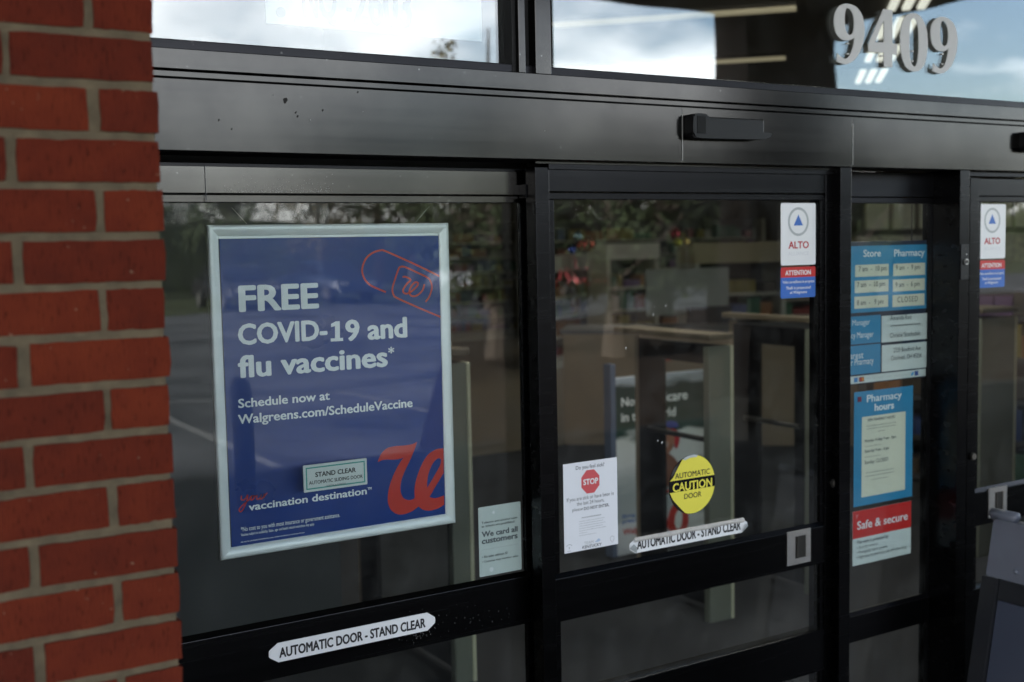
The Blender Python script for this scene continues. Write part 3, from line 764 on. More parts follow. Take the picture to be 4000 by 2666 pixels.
for pts in ([(330,1058),(328,1085),(345,1092),(365,1075),(377,1050),(375,1085),(362,1120),(340,1165),(322,1182),(312,1165),(330,1140),(365,1108),(392,1085),(398,1068),(412,1058),(402,1075),(405,1092),(422,1082),(430,1062),(415,1057),(445,1062),(452,1052),(446,1078),(458,1086),(474,1070),(482,1048),(475,1080),(488,1080),(500,1062),(505,1042),(500,1072),(512,1052),(528,1036)],):
    obj('script_word', stroke(path5(pts), 0.0028, YP-0.0001), RD, pf)
wl = [(1481.6,1809,'c'),(1494,1778),(1515,1756),(1545,1746.5),(1586,1743),(1617,1738),(1636,1729,'c'),(1619,1776),(1601,1815),(1584,1852),(1573,1885),(1570.5,1915),(1575,1936),(1584,1950),(1601,1957),(1616,1955),(1626.5,1949,'c'),(1625.5,1918),(1630,1886),(1642,1847),(1659,1808),(1680,1778),(1707,1760),(1722,1755.5),(1739,1754,'c'),(1739.5,1851,'c'),(1714,1893),(1697,1922),(1684,1944,'c'),(1701,1949),(1721,1946),(1741,1938,'c'),(1742,1975,'c'),(1716,1990),(1686,1998),(1660,1995),(1641,1982,'c'),(1617,2000),(1589,2011),(1563,2013),(1540,2002),(1526,1982),(1520.7,1954),(1525,1916),(1538,1872),(1558,1829),(1573,1804),(1585,1789.5,'c'),(1566,1796),(1543,1798.5),(1517,1798),(1497,1801)]
wc = [(1728,1796),(1729,1808),(1723,1827),(1706,1857),(1688,1888),(1675,1909,'c'),(1675.5,1883),(1680.6,1852),(1693,1821),(1708,1800),(1720,1793)]
loops = [smooth_loop([(*at(p[0], p[1], DP),)+((p[2],) if len(p) > 2 else ()) for p in q]) for q in (wl, wc)]
loops = [[(min(p[0], ix1-0.0006), p[1]) for p in q] for q in loops]
obj('script_logo', filled(loops, YP, 0.0002), RD, pf)
for (xa, ya), (xb, yb) in (((967, 872), (908, 812)), ((1621, 872), (1680, 806))):
    a = at(xa, ya+4, DP); b = at(xb, yb, DP)
    bm = B(); tube(bm, [(a[0], DP+0.004, a[1]), (b[0], DP+0.004, b[1])], 0.0007, 6)
    obj('hanging_wire', bm, M['wire'], pf)

# ------------------------------------------------------------------ stickers and notices
def plate(name, label, cat, x0, x1, z0, z1, y, th, mat, group=None, bevel=0.0, r=0.0):
    if r > 0:
        pts = []
        for cx, cz, a0 in ((x1-r, z1-r, 0), (x0+r, z1-r, 90), (x0+r, z0+r, 180), (x1-r, z0+r, 270)):
            for k in range(6):
                a = math.radians(a0+k*18); pts.append((cx+r*math.cos(a), y, cz+r*math.sin(a)))
        bm = B(); prism(bm, pts, (0, th, 0))
    else:
        bm = bx(x0, x1, y, y+th, z0, z1, bevel=bevel)
    o = obj(name, bm, mat)
    tag(o, label, cat, group)
    return o
def sheet(name, x0, x1, z0, z1, y, mat, parent):
    bm = B(); quad(bm, [(x0, y, z0), (x1, y, z0), (x1, y, z1), (x0, y, z1)])
    return obj(name, bm, mat, parent, fix=False)

# stand clear sign on the left glass
DG = DL+0.022
a = at(*zp5(796, 928), DG); b = at(*zp5(1281, 865), DG)
z1 = AZ(*zp5(1278, 765), DG); z0 = AZ(*zp5(800, 1033), DG)
z1 = (z1+AZ(*zp5(792, 825), DG))/2; z0 = (z0+AZ(*zp5(1284, 962), DG))/2
s = plate('stand_clear_sign', 'small pale sign with teal border, stuck on the glass over the blue poster', 'sign', a[0], b[0], z0, z1, DG, 0.004, M['greypaper'], r=0.002)
i1, i2 = 0.0055, 0.0085
bm = B()
X0, X1 = a[0], b[0]
for q in ((X0+i1, X1-i1, z1-i2, z1-i1), (X0+i1, X1-i1, z0+i1, z0+i2), (X0+i1, X0+i2, z0+i2, z1-i2), (X1-i2, X1-i1, z0+i2, z1-i2)):
    quad(bm, [(q[0], DG-0.0004, q[2]), (q[1], DG-0.0004, q[2]), (q[1], DG-0.0004, q[3]), (q[0], DG-0.0004, q[3])])
obj('border', bm, M['teal'], s, fix=False)
text('STAND CLEAR', zp5(884, 890), zp5(1195, 855), zp5(890, 873), zp5(890, 911), DG, M['ink'], s, 0.03, y=DG-0.0005)
text('AUTOMATIC SLIDING DOOR', zp5(836, 955), zp5(1247, 905), zp5(840, 942), zp5(840, 970), DG, M['ink'], s, 0.022, y=DG-0.0005)
text('HORTON AUTOMATICS', zp5(972, 977), zp5(1118, 960), zp5(975, 971), zp5(975, 986), DG, M['ink_soft'], s, 0.01, y=DG-0.0005)

# arrow-ended stickers
def arrow(label, P, D, lt, rt, tt, bt):
    pts = [(lambda q: (q[0], D, q[1]))(at(x, y, D)) for x, y in P]
    bm = B(); prism(bm, pts, (0, 0.0012, 0))
    o = tag(obj('arrow_sticker', bm, M['white']), label, 'sticker', 'arrow ended door stickers')
    text('AUTOMATIC DOOR - STAND CLEAR', lt, rt, tt, bt, D, M['ink'], o, 0.022, y=D-0.0005)
    return o
DR = DL-0.0015
def z7(x, y): return (1000+x*0.595, 1900+y*0.595)
zt = (AZ(*z7(135, 1037), DR)+AZ(*z7(1133, 823), DR))/2; zb = (AZ(*z7(137, 1163), DR)+AZ(*z7(1135, 942), DR))/2
def mkarrow(x0, x1, zt, zb, D, label, tip):
    zc = (zt+zb)/2; sd = tip
    rr = 0.006
    loop = [(x0, zc+rr), (x0+0.002, zc+rr*1.5), (x0+sd, zt), (x1-sd, zt), (x1-0.001, zc+rr*1.2), (x1, zc), (x1-0.001, zc-rr*1.2), (x1-sd, zb), (x0+sd, zb), (x0+0.002, zc-rr*1.5), (x0, zc-rr)]
    bm = B(); prism(bm, [(p[0], D, p[1]) for p in loop], (0, 0.0012, 0))
    return tag(obj('arrow_sticker', bm, M['white']), label, 'sticker', 'arrow ended door stickers')
o = mkarrow(AX(*z7(85, 1108), DR), AX(*z7(1177, 875), DR), zt, zb, DR, 'white arrow ended sticker lying flat on the middle rail of the poster door', 0.022)
text('AUTOMATIC DOOR - STAND CLEAR', z7(152, 1100), z7(1112, 890), z7(160, 1060), z7(165, 1127), DR, M['ink'], o, 0.040, y=DR-0.0005)
DS = D2+0.0205
def zb_(x, y): return (2100+x*0.616, 1700+y*0.616)
DSK = D2-0.0015
x0 = AX(*zb_(583, 705), DSK); x1 = AX(*zb_(1330, 555), DSK)
zt = (AZ(*zb_(630, 658), DSK)+AZ(*zb_(1300, 528), DSK))/2; zb = (AZ(*zb_(620, 758), DSK)+AZ(*zb_(1300, 610), DSK))/2
o = mkarrow(x0, x1, zt, zb, DSK, 'white arrow ended sticker with curling upper edge, below the yellow disc', 0.02)
text('AUTOMATIC DOOR - STAND CLEAR', zb_(630, 705), zb_(1287, 585), zb_(640, 662), zb_(640, 726), DSK, M['ink'], o, 0.040, y=DSK-0.0005)
# curled strip along its top
bm = B(); n = 30; rows = []
rnd = random.Random(3)
for i in range(n+1):
    u = i/n; x = x0+0.014+(x1-x0-0.03)*u; wv = 0.0012*math.sin(u*17)+rnd.gauss(0, 0.0004)
    pr = [(0.0008, -0.0062+wv), (-0.003, -0.0072+wv), (-0.0055, -0.003+wv), (-0.0055, 0.001), (-0.003, 0.004+wv), (0.001, 0.005)]
    rows.append([bm.verts.new((x+rnd.gauss(0, 0.0003), DSK-0.001+p[0], zt-0.002+p[1])) for p in pr])
for i in range(n):
    for k in range(5): bm.faces.new((rows[i][k], rows[i][k+1], rows[i+1][k+1], rows[i+1][k]))
obj('curled_edge', bm, plain('sticker_back', (0.55, 0.52, 0.49), 0.35, var=0.12, vscale=60), o, smooth=True)
zc = (zt+zb)/2
for xx, sgn in ((x0, 1), (x1, -1)):
    bm = B()
    quad(bm, [(xx-sgn*0.001, DSK-0.002, zc-0.004), (xx+sgn*0.022, DSK-0.0015, zb), (xx+sgn*0.018, DSK-0.010, zc-0.002), (xx+sgn*0.008, DSK-0.008, zc+0.008)])
    obj('curled_corner', bm, M['ringgrey'], o)

# caution disc
DC = D2+0.0088
cx, cz = at(*zb_(979, 312), DC)
rx_ = (AX(*zb_(1124, 300), DC)-AX(*zb_(835, 320), DC))/2
rz_ = (AZ(*zb_(985, 122), DC)-AZ(*zb_(985, 500), DC))/2
rr = (rx_+rz_)/2
def circ(r, a0, a1, n, y): return [(cx+r*math.cos(math.radians(a0+(a1-a0)*k/n)), y, cz+r*math.sin(math.radians(a0+(a1-a0)*k/n))) for k in range(n+1)]
bm = B(); disc_y(bm, cx, cz, DC-0.0015, DC, rr, 48)
cd = tag(obj('caution_disc', bm, plain('disc_black', (0.01, 0.01, 0.011), 0.2)), 'round yellow and black caution sticker on the middle door glass', 'sticker')
zb1 = AZ(*zb_(1121, 250), DC); zb2 = AZ(*zb_(1124, 322), DC)
hb1 = (zb1-cz); hb2 = (zb2-cz)
yA = DC-0.0022
def seg(z_from, up_):
    # yellow part above or below the band, its left side peeled back along a chord
    a_r = math.degrees(math.asin(z_from/rr))
    pts = []
    if up_:
        for k in range(25):
            a = a_r+(116-a_r)*k/24; pts.append((cx+(rr-0.0012)*math.cos(math.radians(a)), yA, cz+(rr-0.0012)*math.sin(math.radians(a))))
        xl = cx-math.sqrt(rr*rr-z_from*z_from)+0.001
        pts.append((cx-rr*0.62, yA, cz+rr*0.62)); pts.append((cx-rr*0.82, yA, cz+rr*0.33)); pts.append((xl, yA, cz+z_from))
    else:
        xl = cx-math.sqrt(rr*rr-z_from*z_from)+0.001
        pts.append((xl, yA, cz+z_from)); pts.append((cx-rr*0.80, yA, cz-rr*0.50)); pts.append((cx-rr*0.55, yA, cz-rr*0.80))
        for k in range(25):
            a = 252+(360+a_r-252)*k/24; pts.append((cx+(rr-0.0012)*math.cos(math.radians(a)), yA, cz+(rr-0.0012)*math.sin(math.radians(a))))
    bm = B(); prism(bm, pts, (0, 0.0005, 0)); return bm
obj('yellow_field', seg(hb1, True), M['yellow'], cd)
obj('yellow_field', seg(hb2, False), M['yellow'], cd)
bm = B()
P0 = circ(rr*1.0, 76, 116, 12, yA-0.0006); P1 = [(cx+(rr*0.90)*math.cos(math.radians(a)), yA-0.0025, cz+(rr*0.92)*math.sin(math.radians(a))) for a in [80+32*k/12 for k in range(13)]]
for k in range(12): quad(bm, [P0[k], P0[k+1], P1[k+1], P1[k]])
obj('peeled_edge', bm, M['ringgrey'], cd)
bm = B()
for a0, a1 in ((124, 160), (205, 246)):
    P0 = circ(rr*1.0, a0, a1, 10, DC-0.0018)
    P1 = [(cx+rr*(0.97-0.05*math.sin(math.pi*k/10))*math.cos(math.radians(a0+(a1-a0)*k/10)), DC-0.006, cz+rr*(0.97-0.05*math.sin(math.pi*k/10))*math.sin(math.radians(a0+(a1-a0)*k/10))) for k in range(11)]
    for k in range(10): quad(bm, [P0[k], P0[k+1], P1[k+1], P1[k]])
obj('peeled_edge', bm, M['recess'], cd)
yT = yA-0.0004
text('AUTOMATIC', zb_(868, 262), zb_(1088, 225), zb_(875, 243), zb_(875, 279), DC, M['ink'], cd, 0.012, y=yT)
text('CAUTION', zb_(853, 335), zb_(1103, 290), zb_(865, 307), zb_(865, 363), DC, M['yellow'], cd, 0.028, y=yT)
text('DOOR', zb_(926, 390), zb_(1035, 372), zb_(930, 372), zb_(930, 406), DC, M['ink'], cd, 0.012, y=yT)

# sick notice
x0 = (AX(*zb_(157, 188), DC)+AX(*zb_(172, 756), DC))/2; x1 = (AX(*zb_(500, 140), DC)+AX(*zb_(510, 687), DC))/2
z1 = (AZ(*zb_(157, 188), DC)+AZ(*zb_(500, 140), DC))/2; z0 = (AZ(*zb_(172, 756), DC)+AZ(*zb_(510, 687), DC))/2
sk = plate('health_notice', 'white sheet with a red stop octagon taped low on the middle door glass', 'notice', x0, x1, z0, z1, DC-0.001, 0.0008, M['paper'])
yS = DC-0.0015
def ts(s_, l, r, t, b, m=M['ink_soft'], bold=0.0): text(s_, zb_(*l), zb_(*r), zb_(*t), zb_(*b), DC, m, sk, bold, y=yS)
ts('Do you feel sick?', (240, 205), (420, 185), (245, 197), (250, 228), bold=0.006)
ox, oz = at(*zb_(333, 294), DC); orr = (AZ(*zb_(333, 220), DC)-AZ(*zb_(333, 368), DC))/2/math.cos(math.pi/8)
bm = B(); prism(bm, [(ox+orr*0.93*math.cos(math.radians(22.5+45*k)), yS, oz+orr*math.sin(math.radians(22.5+45*k))) for k in range(8)], (0, 0.0003, 0))
obj('stop_octagon', bm, M['soft_red'], sk)
text('STOP', zb_(287, 297), zb_(381, 290), zb_(290, 281), zb_(290, 319), DC, M['white'], sk, 0.035, y=yS-0.0004)
ts('If you are sick or have been in', (183, 415), (480, 370), (185, 402), (195, 432))
ts('the last 24 hours,', (247, 438), (420, 412), (250, 425), (250, 452))
ts('please', (219, 478), (285, 470), (222, 466), (222, 492))
ts('DO NOT ENTER.', (292, 465), (452, 438), (295, 457), (295, 477), bold=0.025)
fine_lines([(zb_(278, 528), zb_(400, 528), 5)], DC, yS, M['ink_soft'], sk)
fine_lines([(zb_(262, 552+i*15), zb_(262+w_, 552), 5) for i, w_ in enumerate((158, 150, 165, 148, 172, 50, 108))], DC, yS, M['ink_pale'], sk)
ts('TEAM', (293, 685), (352, 675), (295, 677), (295, 696), m=M['ink_pale'])
ts('KENTUCKY', (282, 712), (403, 688), (285, 703), (285, 722), bold=0.02)
lx, lz = at(*zb_(199, 712), DC)
bm = stroke([(lx+0.009*math.cos(math.radians(a)), lz+0.007*math.sin(math.radians(a))) for a in range(20, 161, 14)], 0.0016, yS); box(bm, lx-0.0015, lx+0.0015, yS, yS+0.0002, lz-0.005, lz+0.001)
box(bm, lx-0.006, lx+0.006, yS, yS+0.0002, lz-0.011, lz-0.0095)
obj('round_emblem', bm, M['ink_pale'], sk, fix=False)
lx, lz = at(*zb_(471, 660), DC)
obj('shield_emblem', stroke([(lx+px_, lz+pz_) for px_, pz_ in ((0, 0.009), (0.006, 0.006), (0.006, -0.001), (0, -0.009), (-0.006, -0.001), (-0.006, 0.006), (0, 0.009))], 0.0014, yS), M['ink_pale'], sk, fix=False)
lx, lz = at(*zb_(378, 668), DC)
obj('state_emblem', filled([smooth_loop([(lx-0.008, lz-0.003), (lx-0.002, lz+0.001), (lx+0.003, lz+0.005), (lx+0.009, lz+0.001), (lx+0.005, lz-0.003)])], yS, 0.0002), plain('pale_blue_ink', (0.45, 0.55, 0.70), 0.5), sk)

# security stickers
def z8(x, y): return (2100+x*0.6376, 750+y*0.6376)
sx0, sx1 = AX(*z8(1489, 250), DC), AX(*z8(1702, 250), DC)
sz1, sz0 = AZ(*z8(1595, 69), DC), AZ(*z8(1595, 449), DC)
tx0, tx1 = AX(*z8(1488, 560), DC), AX(*z8(1700, 560), DC)
tz1, tz0 = AZ(*z8(1595, 460), DC), AZ(*z8(1595, 649), DC)
tzm = AZ(*z8(1595, 523), DC)
def alto(dx, dz, D, lab1, lab2):
    y = D-0.0008
    o = plate('security_sticker', lab1, 'sticker', sx0+dx, sx1+dx, sz0+dz, sz1+dz, y, 0.0008, M['white'], 'white security stickers on the doors', r=0.006)
    y2 = y-0.0004
    rcx, rcz = at(*z8(1596, 183), DC); rcx += dx; rcz += dz
    ro_ = (AZ(*z8(1596, 95), DC)-AZ(*z8(1596, 271), DC))/2
    bm = B(); disc_y(bm, rcx, rcz, y2, y2, ro_, 40, ro_*0.83)
    obj('grey_ring', bm, M['ringgrey'], o, fix=False)
    tw = ro_*0.45
    bm = B(); f = [(rcx-tw, y2, rcz-ro_*0.27), (rcx+tw, y2, rcz-ro_*0.27), (rcx, y2, rcz+ro_*0.5)]
    bm.faces.new([bm.verts.new(p) for p in f])
    obj('blue_triangle', bm, M['blue'], o, fix=False)
    def bbx(l, r, t, b): return (AX(*z8(*l), DC)+dx, AX(*z8(*r), DC)+dx, AZ(*z8(*b), DC)+dz, AZ(*z8(*t), DC)+dz)
    text('ALTO', 0, 0, 0, 0, D, M['alto_red'], o, 0.03, y=y2, xz=bbx((1535, 325), (1660, 325), (1596, 303), (1596, 348)))
    text('ALLIANCE', 0, 0, 0, 0, D, M['ink_faint'], o, 0.0, y=y2, xz=bbx((1533, 377), (1660, 377), (1596, 367), (1596, 389)))
    q = plate('warning_sticker', lab2, 'sticker', tx0+dx, tx1+dx, tz0+dz, tz1+dz, y, 0.0008, M['blue'], 'red and blue warning stickers on the doors', r=0.005)
    band = B(); prism(band, [(p[0], y2, p[1]) for p in
        [(tx0+dx, tzm+dz), (tx1+dx, tzm+dz), (tx1+dx, tz1+dz-0.005), (tx1+dx-0.0015, tz1+dz-0.0015), (tx1+dx-0.005, tz1+dz), (tx0+dx+0.005, tz1+dz), (tx0+dx+0.0015, tz1+dz-0.0015), (tx0+dx, tz1+dz-0.005)]], (0, 0.0003, 0))
    obj('red_band', band, M['red'], q)
    y3 = y2-0.0004
    text('ATTENTION', 0, 0, 0, 0, D, M['white'], q, 0.03, y=y3, xz=bbx((1515, 498), (1671, 492), (1596, 480), (1596, 510)))
    text('Video surveillance in progress', 0, 0, 0, 0, D, M['white'], q, 0.01, y=y3, xz=bbx((1498, 557), (1691, 548), (1596, 542), (1596, 564)))
    text('Theft is prosecuted', 0, 0, 0, 0, D, M['white'], q, 0.015, y=y3, xz=bbx((1520, 590), (1670, 588), (1596, 578), (1596, 602)))
    text('at Walgreens', 0, 0, 0, 0, D, M['white'], q, 0.015, y=y3, xz=bbx((1544, 620), (1647, 612), (1596, 606), (1596, 628)))
alto(0, 0, DC, 'white sticker with blue triangle in a grey ring, whole, on the middle door', 'red and blue warning sticker, whole, under the white one on the middle door')
DAL = D2+0.0088
alto(AX(3927, 900, DAL)-sx1, AZ(3880, 798, DAL)-sz1, DAL, 'white sticker with blue triangle, its left edge hidden by the right door frame', 'red and blue warning sticker, its left edge hidden by the right door frame')

# card notice low on the poster door
def z5(x, y): return (1700+x*0.4246, 2000+y*0.4246)
DCN = DL+0.0175
x0 = AX(1871, 2120, DCN); x1 = AX(2038, 2090, DCN)
z1 = (AZ(1869, 1985, DCN)+AZ(2037, 1958, DCN))/2; z0 = (AZ(1873, 2254, DCN)+AZ(2038, 2227, DCN))/2
cn = plate('card_notice', 'pale grey notice in the lower right corner of the poster door glass', 'notice', x0, x1-0.002, z0, z1, DCN, 0.0008, M['greypaper'], r=0.003)
yC = DCN-0.0005
def tcn(s_, l, r, t, b, bold=0.01, m=M['ink_soft']): text(s_, z5(*l), z5(*r), z5(*t), z5(*b), DCN, m, cn, bold, y=yC)
tcn('Tobacco and alcohol sales', (425, 100), (755, 52), (428, 93), (428, 113), 0.02, M['ink'])
tcn('to minors are prohibited', (425, 138), (727, 92), (427, 126), (427, 155), 0.02, M['ink'])
tcn('We card all', (427, 210), (758, 165), (430, 184), (435, 236), 0.04)
tcn('customers', (427, 280), (758, 230), (430, 255), (430, 300), 0.04)
X0, Z0 = at(*z5(432, 355), DCN); X1, _ = at(*z5(760, 300), DCN)
obj('divider', bx(X0, X1, yC, yC+0.0003, Z0, Z0+0.0008), M['ink_pale'], cn)
tcn('\u2022 No sales without ID', (430, 418), (667, 380), (432, 406), (432, 430), 0.02, M['ink'])
tcn('\u2022 Cameras may monitor sales', (432, 463), (763, 408), (434, 452), (434, 478), 0.02, M['ink'])
lx, lz = at(*z5(517, 530), DCN); bm = B(); disc_y(bm, lx, lz, yC-0.0003, yC-0.0002, 0.006, 14); obj('suction_mark', bm, M['white'], cn)
lx, lz = at(*z5(535, 5), DCN); bm = B(); disc_y(bm, lx, lz, yC-0.0003, yC-0.0002, 0.004, 14); obj('suction_mark', bm, M['white'], cn)

# ------------------------------------------------------------------ opening hours board
def zh(x, y): return (3000+x*0.51, 700+y*0.51)
DO = DH+0.026
def hr(x0, y0, x1, y1, yl=None):
    """rect from measured left/right and top/bottom at its right edge"""
    return AX(*zh(x0, (y0+y1)/2), DO), AX(*zh(x1, (y0+y1)/2), DO), AZ(*zh(x1, y1), DO), AZ(*zh(x1, y0), DO)
bx0 = AX(*zh(500, 700), DO); bx1 = AX(*zh(1229, 700), DO)
bz1 = AZ(*zh(1228, 468), DO); bz0 = AZ(*zh(1210, 1515), DO)
hb = thing('opening_hours_board', 'dark board with blue panels listing store and pharmacy hours, hanging behind the recessed glass', 'sign', ((bx0+bx1)/2, DO, bz0))
obj('backboard', bx(bx0, bx1, DO, DO+0.008, bz0, bz1, bevel=0.001), M['navy'], hb)
pzt = AZ(*zh(1228, 500), DO); pzb = AZ(*zh(1228, 988), DO)
obj('hours_panel', bx(bx0+0.006, AX(*zh(1226, 700), DO), DO-0.0012, DO, pzb, pzt), M['cyan'], hb)
yO = DO-0.0018
cards = [((665, 650, 921, 740), '7 am  -  10 pm', (690, 905), 688, 0.5), ((957, 641, 1200, 733), '9 am  -  9 pm', (974, 1160), 678, 0.5),
         ((662, 768, 920, 860), '7 am  -  10 pm', (678, 893), 808, 0.5), ((954, 760, 1198, 850), '9 am  -  6 pm', (972, 1157), 808, 0.5),
         ((659, 888, 917, 978), '8 am  -   9 pm', (677, 880), 945, 0.5), ((951, 876, 1195, 965), 'CLOSED', (987, 1143), 920, 0.5)]
for (a_, b_, c_, d_), s_, (l_, r_), yc, _ in cards:
    X0, X1, Z0, Z1 = hr(a_, b_, c_, d_)
    obj('time_card', bx(X0, X1, yO, DO-0.0012, Z0, Z1), M['creampaper'], hb)
    zc = AZ(*zh((l_+r_)/2, yc), DO)
    hh = 0.0092
    text(s_, 0, 0, 0, 0, DO, M['ink_soft'], hb, 0.012, y=yO-0.0004, xz=(AX(*zh(l_, yc), DO), AX(*zh(r_, yc), DO), zc-hh*(1.0 if 'C' in s_ else 1.3), zc+hh), spacing=1.25 if 'C' in s_ else 1.0)
def th(s_, l, r, t, b, m, bold=0.0): text(s_, zh(*l), zh(*r), zh(*t), zh(*b), DO, m, hb, bold, y=yO-0.0004)
th('Store', (727, 575), (860, 572), (735, 543), (735, 598), M['poster_white'], 0.015)
th('Pharmacy', (962, 570), (1195, 565), (970, 540), (1185, 605), M['poster_white'], 0.015)
for t_, b_, s1, s2 in (((1048), (1250), ' Manager', ' Manager'), ((1268), (1478), '', '')):
    X0 = bx0+0.006; X1 = AX(*zh(861, 1150), DO); Z1 = AZ(*zh(861, t_-8), DO); Z0 = AZ(*zh(861, b_), DO)
    obj('name_panel', bx(X0, X1, DO-0.0012, DO, Z0, Z1), M['cyan'], hb)
X0, X1, Z0, Z1 = hr(866, 1025, 1216, 1222)
def bent_card(x0, x1, z0, z1, y):
    bm = B(); n = 10; rows = []
    for i in range(n+1):
        u = i/n
        rows.append([bm.verts.new((x0+(x1-x0)*u - (0.004*math.sin(v*math.pi)*u*u), y-0.004*math.sin(u*math.pi)*0.6-0.003*u*u, z0+(z1-z0)*v)) for v in (0, 0.33, 0.66, 1)])
    for i in range(n):
        for k in range(3): bm.faces.new((rows[i][k], rows[i+1][k], rows[i+1][k+1], rows[i][k+1]))
    return bm
obj('name_card', bent_card(X0, X1, Z0, Z1, DO-0.002), M['greypaper'], hb, smooth=True, fix=False)
X0, X1, Z0, Z1 = hr(868, 1243, 1216, 1440)
obj('name_card', bent_card(X0, X1, Z0, Z1, DO-0.002), M['greypaper'], hb, smooth=True, fix=False)
yc_ = DO-0.0085
def th2(s_, l, r, t, b, m, bold=0.0, y=yc_): text(s_, zh(*l), zh(*r), zh(*t), zh(*b), DO, m, hb, bold, y=y)
th2('Amanda Roe', (921, 1065), (1082, 1058), (925, 1046), (925, 1083), M['ink_soft'])
th2('***************', (921, 1125), (1152, 1110), (925, 1117), (925, 1133), M['ink_soft'], 0.01)
th2('Christie Stocksdale', (918, 1197), (1152, 1185), (922, 1180), (922, 1216), M['ink_soft'])
th2('2320 Boudinot Ave', (945, 1308), (1153, 1298), (948, 1292), (948, 1328), M['ink_soft'])
th2('Cincinnati, OH 45238', (927, 1372), (1158, 1360), (930, 1353), (930, 1394), M['ink_soft'])
th('Store Manager', (540, 1110), (776, 1104), (600, 1084), (776, 1128), M['poster_white'])
th('Pharmacy Manager', (520, 1206), (803, 1198), (600, 1180), (803, 1222), M['poster_white'])
th('Nearest', (560, 1355), (726, 1352), (600, 1332), (726, 1372), M['poster_white'])
th('24-hour Pharmacy', (520, 1410), (804, 1405), (600, 1384), (804, 1428), M['poster_white'])
X0, X1, Z0, Z1 = hr(500, 1452, 1210, 1506); X0 = bx0+0.006
obj('footer_strip', bx(X0, X1, yO, DO, Z0, Z1), M['greypaper'], hb)
hgt = Z1-Z0
for xx, wd, col in ((655, 28, (0.04, 0.20, 0.48)), (694, 38, (0.12, 0.03, 0.03)), (1120, 26, (0.03, 0.08, 0.28))):
    X0 = AX(*zh(xx, 1500), DO); X1 = AX(*zh(xx+wd, 1500), DO)
    obj('payment_icon', bx(X0, X1, yO-0.0006, yO, Z0+hgt*0.18, Z1-hgt*0.18), plain('icon_ink', col, 0.5), hb)
X0 = AX(*zh(713, 1500), DO)
for dx_, c_ in ((-0.004, (0.5, 0.03, 0.02)), (0.004, (0.7, 0.25, 0.03))):
    bm = B(); disc_y(bm, X0+dx_, (Z0+Z1)/2, yO-0.0012, yO-0.001, 0.0062, 18); obj('payment_icon', bm, plain('card_disc', c_, 0.5), hb)
th('f', (1128, 1485), (1140, 1485), (1135, 1470), (1135, 1497), M['white'], 0.03)
lx, lz = AX(*zh(1100, 1485), DO), (Z0+Z1)/2
obj('bird_icon', filled([smooth_loop([(lx-0.008, lz+0.005), (lx-0.002, lz+0.001), (lx+0.001, lz+0.006), (lx+0.005, lz+0.006), (lx+0.008, lz+0.004), (lx+0.005, lz-0.003), (lx-0.001, lz-0.007), (lx-0.008, lz-0.005), (lx-0.004, lz-0.003)])], yO-0.0004, 0.0002), plain('bird_blue', (0.08, 0.35, 0.65), 0.5), hb)
fine_lines([(zh(745, 1532), zh(785, 1532), 7), (zh(795, 1526), zh(825, 1526), 6), (zh(840, 1522), zh(885, 1522), 7), (zh(895, 1520), zh(940, 1520), 7), (zh(965, 1512), zh(1080, 1512), 6)], DO, yO-0.0004, M['ink_pale'], hb)
ca = at(*zh(1100, 455), DO); cbp = at(*zh(1112, 200), DO)
bm = B(); nl = 12
for i in range(nl):
    z = ca[1]-0.012+(cbp[1]-ca[1]+0.012)*(i+0.5)/nl; lk = (cbp[1]-ca[1]+0.012)/nl*0.72
    pts = [(ca[0]+(0.0022*math.cos(a) if i % 2 else 0), DO+(0 if i % 2 else 0.0022*math.cos(a)), z+lk*math.sin(a)) for a in [math.pi*2*k/8 for k in range(9)]]
    tube(bm, pts, 0.0007, 5, caps=False)
obj('hanging_chain', bm, M['recess'], hb)

# pharmacy hours poster
def zc_(x, y): return (3200+x*0.807, 1400+y*0.807)
DPH = DH+0.020
x0 = AX(*zc_(168, 430), DPH); x1 = AX(*zc_(452, 400), DPH)
z1 = (AZ(*zc_(168, 168), DPH)+AZ(*zc_(455, 130), DPH))/2; z0 = (AZ(*zc_(167, 725), DPH)+AZ(*zc_(450, 665), DPH))/2
ph = plate('pharmacy_hours_poster', 'blue bordered poster with a cream sheet, between the hours board and red notice', 'poster', x0, x1, z0, z1, DPH, 0.001, M['cyan'])
yH = DPH-0.0005
def tp(s_, l, r, t, b, m=M['ink_soft'], bold=0.0): text(s_, zc_(*l), zc_(*r), zc_(*t), zc_(*b), DPH, m, ph, bold, y=yH-0.0005)
X0 = AX(*zc_(205, 480), DPH); X1 = AX(*zc_(416, 440), DPH)
Z1 = (AZ(*zc_(205, 288), DPH)+AZ(*zc_(415, 255), DPH))/2; Z0 = (AZ(*zc_(205, 678), DPH)+AZ(*zc_(417, 632), DPH))/2
sheet('inner_sheet', X0, X1, Z0, Z1, yH, M['creampaper'], ph)
tp('Pharmacy', (230, 200), (398, 180), (235, 178), (385, 205), M['poster_white'], 0.015)
tp('hours', (267, 238), (361, 228), (270, 220), (270, 256), M['poster_white'], 0.03)
X0, Z0 = at(*zc_(185, 213), DPH); X1, Z1 = at(*zc_(204, 186), DPH)
obj('small_logo', bx(X0, X1, yH-0.0004, yH, Z0, Z1), plain('maroon_ink', (0.18, 0.012, 0.05), 0.4), ph)
tp('NEW PHARMACY HOURS', (234, 300), (366, 288), (236, 293), (236, 307), bold=0.02)
tp('Monday- Friday: 9 am - 9pm', (220, 402), (371, 388), (222, 394), (222, 412), bold=0.02)
tp('Saturday: 9 am - 6 pm', (219, 452), (336, 440), (221, 444), (221, 463), bold=0.02)
tp('Sunday: CLOSED', (219, 505), (333, 492), (221, 496), (221, 520), bold=0.01)
